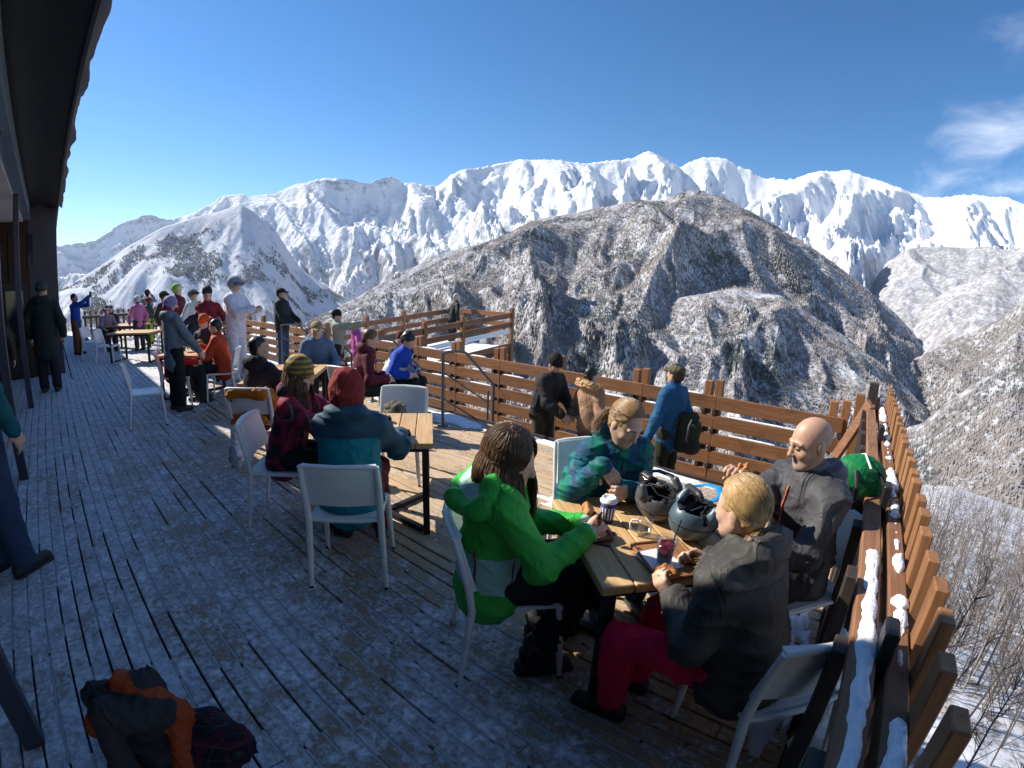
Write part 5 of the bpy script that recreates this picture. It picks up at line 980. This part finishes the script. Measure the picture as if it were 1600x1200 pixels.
# lower terrace
person('man in a black jacket and black beanie leaning over his camera below the deck edge',(-3.72,5.25,-.7),(.85,-.1),s=1.0,lean=.3,h=.012,hd=(-.1,.5,0),RW=(-3.28,5.05,.24),LW=(-3.28,5.3,.24),jc=(.02,.021,.022),tc=(.07,.05,.035),hat=('beanie',(.012,.012,.013)),skin=SKIN2,puff=.035,detail=True)
r9,I9=person('woman in a beige quilted coat with a fur trimmed hood, back turned',(-3.02,5.3,-.7),(.35,.94),s=.93,h=.012,hd=(-.2,.15,0),jc=(.33,.20,.125),tc=(.03,.03,.035),hair=HBK,puff=.03,hood=True)
fu=MB(); rg=random.Random(2); nk=I9['nk']; 
for k in range(900):
    a=rg.uniform(0,2*math.pi); b_=rg.uniform(0,2*math.pi); c=Vector((math.sin(a)*.175,-.05-.10*(.5-.5*math.cos(a+math.pi))*1.6+.08,.02+.03*math.cos(a))); o=Vector((math.sin(a)*math.cos(b_),-math.cos(a)*math.cos(b_)*.8,math.sin(b_)))*.045; p=Vector(nk)+c+o*.8; fu.tube([p,p+o*.45+Vector((rg.gauss(0,.012),rg.gauss(0,.012),rg.gauss(0,.012)))],[.006,.001],3,cap=False)
fu.build('fur_trim',plain('fur',(.42,.27,.13),.9,var=.35,sc=60),r9)
T_=Sd(); 
for k in range(16):
    a0,a1=2*math.pi*k/16,2*math.pi*(k+1)/16; g=lambda a:Vector(nk)+Vector((math.sin(a)*.17,-.05-.16*(.5-.5*math.cos(a+math.pi))+.08,.02+.03*math.cos(a))); T_.cone(g(a0),g(a1),.045,.045,.02)
T_.wr=wrinkle(4,.012,2.5); link('fur_roll',T_.mesh('fur_roll',.012,MATS['fur']),r9)
r10,I10=person('man in a blue jacket and olive cap standing by the fence',(-1.97,5.45,-.7),(-.88,.2),s=1.03,h=.012,hd=(-.05,.0,0),LW=(-2.12,5.12,.16),jc=(.012,.085,.20),tc=(.028,.030,.018),hat=('cap',(.10,.085,.045)),hair=HBK,skin=SKIN2,detail=True,puff=.02,hem=.06)
person('person in a dark jacket and pale hat leaning on the ramp rail',(-11.1,10.5,-.1),(.3,.9),s=.98,h=.024,lean=.3,jc=(.02,.025,.02),tc=(.02,.02,.02),hat=('beanie',(.42,.40,.36)))
def pack(name,label,loc,rz,size,mats,cat='backpack',strap=True,seed=0,tilt=0,lidk=1.0):
    r=empty(name,loc,rz,label,cat); w,d,hh=size; B=Sd(); B.ell((0,0,hh*.48),(w*.52,d*.55,hh*.56),k=.05); B.cone((-w*.3,0,hh*.2),(w*.3,0,hh*.2),d*.42,d*.42,.06); B.cone((-w*.28,0,hh*.75),(w*.28,0,hh*.75),d*.38,d*.38,.06); B.half((0,0,0),(0,0,-1)); B.wr=wrinkle(seed,.012,1.3); link('bag_body',B.mesh('bag_body',.014,mats[0]),r)
    P=Sd(); P.ell((0,d*.42,hh*.32),(w*.36,d*.25,hh*.24),k=.03); P.wr=wrinkle(seed+1,.008,1.4); link('front_pocket',P.mesh('front_pocket',.011,mats[1]),r)
    L=Sd(); L.ell((0,.02*(lidk>1),hh*(.97 if lidk==1 else .80)),(w*(.44 if lidk==1 else .56),d*(.5 if lidk==1 else .64),hh*.13*lidk),k=.03); (L.cone((-w*.3,.1,hh*.6),(w*.3,.1,hh*.55),.05,.05,.05) if lidk>1 else None); L.wr=wrinkle(seed+2,.008,1.4); link('top_lid',L.mesh('top_lid',.011,mats[-1]),r)
    if strap:
        for e in(-1,1): MB().tube([(e*w*.25,-d*.35,hh*.95),(e*w*.3,-d*.75,hh*.8),(e*w*.3,-d*.8,hh*.45),(e*w*.3,-d*.4,hh*.12)],.014,6,flat=.5).build('strap',BOOT,r)
    if tilt: r.rotation_euler=(tilt,0,rz)
    return r
OLV=cloth('olive_pack',(.035,.040,.025),.8); BLK=cloth('black_nylon',(.014,.014,.016),.6)
pack('backpack','dark olive backpack on the back of the man in the blue jacket',(-1.72,5.40,.02),math.atan2(.88,.2)+math.pi*.5+math.pi,(.30,.2,.46),[OLV,OLV])
# ================================================================== things on the front table
def at(u,v,z=TOP): p=T1c+U*u+Vv*v; return (p.x,p.y,z)
def xy_uv(x,y): d=Vector((x,y,0))-T1c; return d.dot(U),d.dot(Vv)
HB=plain('helmet_grey',(.075,.077,.08),.4,var=.15,sc=20); HS=plain('helmet_slate',(.06,.105,.13),.38,var=.1,sc=12); PAD=cloth('helmet_padding',(.012,.012,.013),.9); BND=plain('helmet_band',(.02,.02,.022),.5)
def helmet_thing(label,loc,rot,shell,band,seed):
    r=empty('ski_helmet',loc,0,label,'helmet'); r.rotation_euler=rot
    S=Sd(); S.ell((0,0,.0),(.125,.15,.125),k=.02); S.ell((0,.005,.05),(.102,.127,.13),k=.012,op=1); S.half((0,0,.075),(0,.12,1)); 
    for e in(-1,1): S.cone((e*.112,-.02,.06),(e*.105,.0,.105),.028,.02,.02)
    link('shell',S.mesh('shell',.007,shell),r)
    B=Sd(); B.ell((0,0,-.01),(.1285,.1535,.034),k=.01); B.ell((0,0,-.01),(.122,.147,.2),k=.004,op=1); link('band',B.mesh('band',.006,band),r)
    P=Sd(); rg=random.Random(seed)
    for k in range(46):
        a=rg.uniform(0,6.28); z=rg.uniform(-.06,.06); q=.094*(1-.3*max(0,-z)/.06); P.ell((math.cos(a)*q,math.sin(a)*q*1.22,z),(rg.uniform(.018,.03),)*3,k=.01)
    for k in range(14): P.ell((rg.uniform(-.06,.06),rg.uniform(-.08,.08),-.07+rg.uniform(-.01,.015)),(.03,.03,.02),k=.012)
    P.wr=wrinkle(seed,.006,3); link('padding',P.mesh('padding',.007,PAD),r)
    for k in range(3):
        a=rg.uniform(0,6); MB().tube([(math.cos(a)*.09,math.sin(a)*.1,.07),(math.cos(a+.8)*.05,math.sin(a+.6)*.06,.10),(math.cos(a+1.7)*.06,math.sin(a+1.4)*.05,.06),(math.cos(a+2.6)*.09,math.sin(a+2.4)*.1,.05)],.006,6,flat=.4).build('strap',BND,r)
    r.scale=(.88,)*3; return r
helmet_thing('upturned grey and black ski helmet nearer the girl in plaid',(-.795,2.16,TOP+.104),(.15,-.12,.9),HB,BND,3)
helmet_thing('upturned slate blue ski helmet with a black band',(-.57,2.07,TOP+.104),(-.12,.15,-.4),HS,BND,5)
def goggles(label,loc,rz,fc,lens,strap):
    g=empty('ski_goggles',loc,rz,label,'goggles'); F_=Sd(); F_.cone((-.055,0,.04),(.055,0,.04),.048,.048,.03,ax=(0,1,0),f=1.5); F_.cone((-.06,.0,.04),(.06,0,.04),.034,.034,.01,op=1,ax=(0,1,0),f=.6); F_.ell((0,-.03,0),(.02,.05,.022),k=.01,op=1); link('frame',F_.mesh('frame',.0055,fc),g)
    L=Sd(); L.cone((-.052,.018,.04),(.052,.018,.04),.036,.036,.02,ax=(0,1,0),f=2.4); link('lens',L.mesh('lens',.0055,lens),g)
    MB().tube([(-.09,0,.04),(-.12,-.05,.035),(-.08,-.11,.03),(0,-.13,.03),(.08,-.11,.03),(.12,-.05,.035),(.09,0,.04)],.018,6,flat=.25).build('strap',strap,g); return g
g_=goggles('black ski goggles with a bright blue strap behind the slate helmet',(-.62,2.25,TOP+.10),2.3,BND,plain('goggle_lens',(.05,.03,.02),.08,.3,bs=0),plain('blue_strap',(.0,.22,.55),.5)); g_.rotation_euler=(-.35,.1,2.3)
g2=goggles('black goggles tucked behind the grey helmet',(-.87,2.27,TOP+.09),2.7,BND,MATS['goggle_lens'],BND); g2.rotation_euler=(-.3,-.1,2.7)
# drinks
def glassmat(name,col=(1,1,1),rough=.03,ior=1.3):
    m,t,b=newmat(name); tr=t.nodes.new('ShaderNodeBsdfTransparent'); tr.inputs[0].default_value=(.93,.95,.96,1); gl_=t.nodes.new('ShaderNodeBsdfGlossy'); gl_.inputs['Roughness'].default_value=.06; fz=t.nodes.new('ShaderNodeLayerWeight'); fz.inputs[0].default_value=.25; mx=t.nodes.new('ShaderNodeMixShader'); LK(t,MATH(t,'ADD',MATH(t,'MULTIPLY',fz.outputs['Facing'],.35),.05),mx.inputs[0]); LK(t,tr.outputs[0],mx.inputs[1]); LK(t,gl_.outputs[0],mx.inputs[2]); LK(t,mx.outputs[0],t.nodes['Material Output'].inputs[0]); return m
CLR=glassmat('clear_plastic',(.93,.95,.96),.05,1.15); RDR=plain('red_iced_drink',(.16,.006,.012),.12,var=.3,sc=60); BRD=plain('iced_coffee',(.16,.075,.035),.15,var=.35,sc=70); WHT=plain('white_plastic',(.78,.78,.76),.4,var=.04)
def printed():
    m,t,b=newmat('printed_cup'); v=coords(t); sp=t.nodes.new('ShaderNodeSeparateXYZ'); LK(t,v,sp.inputs[0]); an=MATH(t,'ARCTAN2',sp.outputs[1],sp.outputs[0]); f=MATH(t,'FRACT',MATH(t,'MULTIPLY',an,2.2)); z=sp.outputs[2]
    lz=MATH(t,'MULTIPLY',MATH(t,'GREATER_THAN',z,.02),MATH(t,'LESS_THAN',z,.085)); ms=MATH(t,'MULTIPLY',MATH(t,'GREATER_THAN',f,.55),lz); LK(t,cmix(t,ms,(.025,.03,.16),(.72,.72,.74)),b.inputs['Base Color']); b.inputs['Roughness'].default_value=.5; return m
def cup(name,label,loc,mats,h=.11,r0=.03,r1=.042,lid=True,straw=None,drink=None,rim=True):
    c=empty(name,loc,0,label,'cup'); MB().lathe([(0,.0),(r0,0),(r0+(r1-r0)*.5,h*.5),(r1,h),(r1-.0018,h),(r0-.0015,.004),(0,.004)],(0,0,0),28).build('cup_wall',mats,c)
    if drink: MB().lathe([(0,.006),(r0-.003,.006),(r0+(r1-r0)*.78-.003,h*.78),(0,h*.78)],(0,0,0),24).build('drink',drink,c)
    if lid: MB().lathe([(r1+.002,h-.006),(r1+.0035,h+.002),(r1-.004,h+.006),(r1-.006,h+.016),(r1-.012,h+.018),(r1-.014,h+.012),(0,h+.012)],(0,0,0),28).build('lid',WHT,c)
    elif rim: MB().tube([(math.cos(a*2*math.pi/24)*r1,math.sin(a*2*math.pi/24)*r1,h) for a in range(25)],.0022,6,cap=False).build('rim',mats,c)
    if straw: MB().tube([(.008,.0,.02),straw],.0032,8).build('straw',BND,c)
    return c
cup('paper_cup','white lidded paper cup with dark blue print',(-.965,1.955,TOP+.002),printed(),.115,.029,.041)
cup('iced_drink','clear cup of dark red iced drink with a black straw',(-.575,1.745,TOP+.02),CLR,.115,.032,.045,False,(.035,.03,.2),RDR)
cup('iced_coffee','plastic cup of iced coffee held by the girl in plaid',(-1.035,2.175,TOP+.002),CLR,.125,.032,.046,False,None,BRD)
gl=empty('glass_mug',(-.76,1.945,TOP+.002),.6,'small clear glass mug with a white handle','mug'); MB().lathe([(0,0),(.03,0),(.033,.01),(.036,.085),(.0345,.085),(.031,.012),(0,.008)],(0,0,0),28).build('mug_wall',glassmat('mug_glass',(1,1,1),.0,1.3),gl); MB().tube([(-.034,0,.075),(-.062,0,.078),(-.072,0,.06),(-.066,0,.03),(-.034,0,.015)],.005,8).build('handle',WHT,gl)
# trays, bread and fried food
TRY=m_tab('tray_wood',(.16,.06,.02),(.27,.115,.045),(.36,.17,.075))
def tray(label,c,rot,su,sv):
    t=empty('serving_tray',(c[0],c[1],TOP+.002),rot,label,'tray'); b=MB(); b.box((0,0,.006),(su,sv,.01),None,.003).build('tray_base',TRY,t)
    for s in(-1,1): MB().box((0,s*(sv/2-.006),.013),(su,.012,.016),None,.003).build('tray_edge',TRY,t); MB().box((s*(su/2-.006),0,.0125),(.012,sv-.026,.015),None,.003).build('tray_edge',TRY,t)
    return t
tray('brown wooden tray under the round bread',(-1.0,1.83),TROT,.27,.17); tray('brown wooden tray under the red drink',(-.575,1.80),TROT,.30,.24)
MB().box((0,0,0),(.17,.15,.001)).build('napkin',WHT,None,(-.605,1.765,TOP+.0135),(0,0,TROT+.15)); tag(bpy.data.objects['napkin'],'white paper napkin on the tray under the red drink','napkin')
CRU=plain('fried_crust',(.48,.19,.045),.75,var=.4,sc=90,bs=.8,bd=.006); BRE=plain('bread_crust',(.42,.19,.06),.6,var=.25,sc=30,bs=.3,bd=.003)
def lump(name,label,loc,r,mat,seed,rot=(0,0,0),cat='food',h=.005,amp=.006):
    S=Sd(); S.ell((0,0,0),r,k=.01); rg=random.Random(seed)
    for k in range(10): a=rg.uniform(0,6.28); S.ell((math.cos(a)*r[0]*.8,math.sin(a)*r[1]*.8,rg.uniform(-.3,.3)*r[2]),(min(r)*.9,)*3,k=.01)
    S.wr=wrinkle(seed,amp,4); o=link(name,S.mesh(name,h,mat),None,loc,rot); tag(o,label,cat); return o
lump('bread_roll','round golden bread roll standing on the tray',(-1.06,1.925,TOP+.045),(.048,.018,.042),BRE,3,(.25,0,-.9),amp=.002); lump('fried_cake','fried potato cake held by the blonde child',(-.53,1.645,.79),(.042,.03,.014),CRU,5,(.5,.1,.4)); lump('fried_cake','fried potato cake held up by the bald man',(-.385,2.085,1.13),(.024,.010,.036),CRU,7,(.1,.1,.3)); lump('cookie','brown stick snack in the hand of the woman in green',(-.90,1.745,.86),(.010,.010,.045),plain('choc',(.16,.06,.025),.6,var=.3,sc=80),9,(.1,.2,0)); lump('fried_cake','flat fried piece lying on the right tray',(-.49,1.835,TOP+.027),(.05,.035,.012),CRU,11)
MB().box((0,0,.004),(.07,.14,.008),None,.003).build('smartphone',plain('phone',(.02,.02,.03),.2),None,(-.885,1.80,TOP+.001),(0,0,.3)); tag(bpy.data.objects['smartphone'],'dark smartphone lying beside the left tray','phone')
ph=MB(); ph.box((0,0,.004),(.05,.03,.006),None,.002); ph.tube([(.0,.0,.006),(.05,.02,.01),(.08,-.02,.006),(.12,.0,.006),(.1,.05,.006)],.0025,6); o=ph.build('blue_ribbon',plain('blue_tape',(.0,.16,.6),.5),None,(-.66,1.64,.62),(0,.3,.4)); tag(o,'bright blue strap dangling below the table edge','strap')
# ================================================================== packs, coats and loose gear
GRN=cloth('green_pack_fabric',(.004,.16,.045),.6)
bp_=pack('backpack','green and black backpack hung between the bald man and the railing',(.13,2.86,.46),.5,(.30,.2,.60),[BLK,BLK,GRN],seed=4,lidk=2.0); MB().tube([(-.02,-.12,.60),(.0,.0,.645),(.02,.12,.60)],.007,6,flat=.5).build('strap',WHT,bp_)
CAM=m_plaid('camo_print',(.05,.045,.03),[(0,1,.1,.2,(.18,.16,.12),.6),(2,1.3,.3,.2,(.02,.02,.018),.7),(1,1.1,.5,.2,(.25,.21,.15),.5)],14,.8,.2)
b1=pack('backpack','olive and grey camouflage backpack lying on the white chair',(-3.60,2.68,.46),2.4,(.30,.22,.26),[CAM,OLV,CAM],strap=False,seed=8)
helmet_thing('pale ski helmet resting in front of the camouflage backpack',(-3.36,2.46,.57),(2.6,.3,.5),WHT,HB,8)
# orange jacket over bag and tartan bag at bottom left
bg=empty('rucksack',(-1.74,-.05,0),.5,'black rucksack with an orange and grey jacket thrown over it, bottom left','rucksack')
B=Sd(); B.ell((0,0,.2),(.19,.15,.26),k=.05); B.cone((-.1,0,.1),(.1,0,.1),.13,.13,.08); B.half((0,0,0),(0,0,-1)); B.wr=wrinkle(31,.012,1.3); link('bag_body',B.mesh('bag_body',.01,BLK),bg)
ORJ=cloth('burnt_orange',(.34,.055,.012),.7); GRJ=cloth('dark_grey_lining',(.035,.033,.033),.8)
C_=Sd(); C_.cone((-.17,-.05,.40),(.02,.08,.46),.06,.07,.04,1); C_.cone((-.02,-.12,.43),(.16,.05,.38),.07,.06,.04,1); C_.cone((-.05,.02,.49),(.19,.08,.36),.05,.055,.03,0); C_.cone((.19,.08,.36),(.23,.0,.14),.06,.06,.03,0); C_.cone((.23,.0,.14),(.22,-.08,.03),.05,.045,.04,0); C_.cone((-.17,-.05,.40),(-.22,-.10,.22),.055,.05,.04,0); C_.cone((-.02,-.12,.43),(.06,-.19,.2),.06,.055,.04,1); C_.cone((.06,-.19,.2),(.10,-.20,.05),.055,.05,.04,0); C_.ell((0,0,.40),(.19,.15,.07),k=.04,m=1); C_.wr=wrinkle(37,.011,1.5); link('draped_jacket',C_.mesh('draped_jacket',.008,[ORJ,GRJ]),bg); bg.scale=(.9,.9,.9)
TAR=m_plaid('dark_tartan',(.012,.011,.02),[(0,1,.1,.1,(.07,.008,.015),.8),(2,1,.3,.1,(.06,.01,.02),.8),(1,1,.3,.1,(.05,.01,.02),.7),(0,2,.2,.02,(.10,.10,.11),.4),(2,2,.2,.02,(.09,.09,.10),.4)],9,.8,.03)
tb=empty('tartan_bag',(-1.60,.16,0),.2,'dark tartan bag slumped beside the orange jacket','bag'); B=Sd(); B.ell((0,0,.14),(.19,.16,.15),k=.05); B.cone((-.02,.0,.2),(.14,.05,.2),.11,.10,.06); B.half((0,0,0),(0,0,-1)); B.wr=wrinkle(41,.011,1.2); link('bag_body',B.mesh('bag_body',.009,TAR),tb); MB().tube([(-.1,-.08,.26),(-.06,-.03,.33),(.03,.0,.34),(.1,.02,.29)],.012,8,flat=.5).build('handle',BLK,tb); tb.scale=(.85,.85,.9)
# orange coat over the black haired man's chair, plastic bag on it
oc=Sd(); oc.cone((-.17,-.30,.78),(.17,-.30,.78),.055,.055,.03,ax=(0,1,0),f=1.3); oc.cone((-.2,-.22,.75),(-.24,-.05,.5),.05,.05,.04); oc.cone((.2,-.22,.78),(.26,.0,.50),.055,.06,.04); oc.ell((0,-.26,.5),(.2,.05,.08),k=.04); oc.wr=wrinkle(17,.016,1.4)
o=link('orange_coat',oc.mesh('orange_coat',.012,ORC),None,(-4.93,1.86,0),(0,0,math.atan2(.735,.675))); tag(o,'orange coat hung over the chair of the black haired man','coat')
WB=Sd(); WB.ell((0,0,.17),(.10,.07,.15),k=.03); WB.cone((0,0,.28),(.02,0,.42),.05,.02,.04); WB.wr=wrinkle(3,.02,2); o=link('plastic_bag',WB.mesh('plastic_bag',.012,plain('bag_film',(.6,.64,.7),.3,var=.2,sc=12)),None,(-4.72,1.5,.02)); tag(o,'crumpled pale plastic bag beside the plaid jacket chair','bag')
rg=random.Random(12)
for k,(x,y,lb,c,r) in enumerate([(-5.55,2.35,'black knit hat lying on the third table',(.012,.012,.014),(.12,.10,.05)),(-5.9,2.75,'orange gloves lying on the third table',(.55,.2,.02),(.08,.06,.04)),(-5.45,2.7,'blue and white gloves on the third table',(.1,.2,.4),(.10,.07,.035)),(-6.05,2.95,'dark helmet bag at the end of the third table',(.015,.018,.03),(.13,.10,.06)),(-3.15,2.2,'dark gloves lying on the second table',(.02,.02,.025),(.09,.07,.03)),(-2.72,2.1,'dark cord and pouch at the second table corner',(.015,.015,.02),(.06,.05,.03)),(-8.6,2.1,'pale paper tray of food on the crowded table',(.5,.42,.32),(.12,.09,.02)),(-8.95,2.35,'brown snack bag standing on the crowded table',(.35,.16,.05),(.07,.05,.09)),(-8.9,2.0,'blue gloves lying on the crowded table',(.05,.09,.2),(.09,.07,.04))]):
    S=Sd(); S.ell((0,0,r[2]*.8),r,k=.02); S.cone((-r[0]*.5,0,r[2]*.6),(r[0]*.8,r[1]*.5,r[2]*.5),r[2]*.7,r[2]*.5,.03); S.half((0,0,0),(0,0,-1)); S.wr=wrinkle(k+50,.012,2); o=link('hat' if 'hat' in lb else 'gloves' if 'glove' in lb else 'pouch',S.mesh('gear',.012,cloth('gear_%d'%k,c)),None,(x,y,TOP+.002)); tag(o,lb,'hat' if 'hat' in lb else 'gloves' if 'glove' in lb else 'bag')
sg=empty('notice_sign',(-12.2,.12,0),.1,'folding notice stand with a white board beside the dark green coat','sign'); MB().box((0,0,.9),(.3,.02,.22),None,.004).build('board',WHT,sg)
for s in(-1,1): MB().tube([(s*.13,0,.8),(s*.16,.12*s,0)],.012,6).build('leg',MBK,sg)
o=MB().box((0,0,0),(.016,.075,.15),None,.004).build('smartphone',MATS['phone'],None,(-16.3,1.06,1.70),(0,.15,.5)); tag(o,'phone held up by the man in bright blue','phone')
cm=empty('photo_camera',(-3.2,5.17,.28),.3,'black camera held by the man in the black beanie','camera'); MB().box((0,0,0),(.14,.06,.09),None,.012).build('camera_body',BND,cm); MB().lathe([(0,.0),(.035,0),(.036,.08),(.03,.085),(0,.075)],(0,0,0),20,R=Matrix.Rotation(math.pi/2,3,'Y')).build('lens',BND,cm,(.03,0,0))
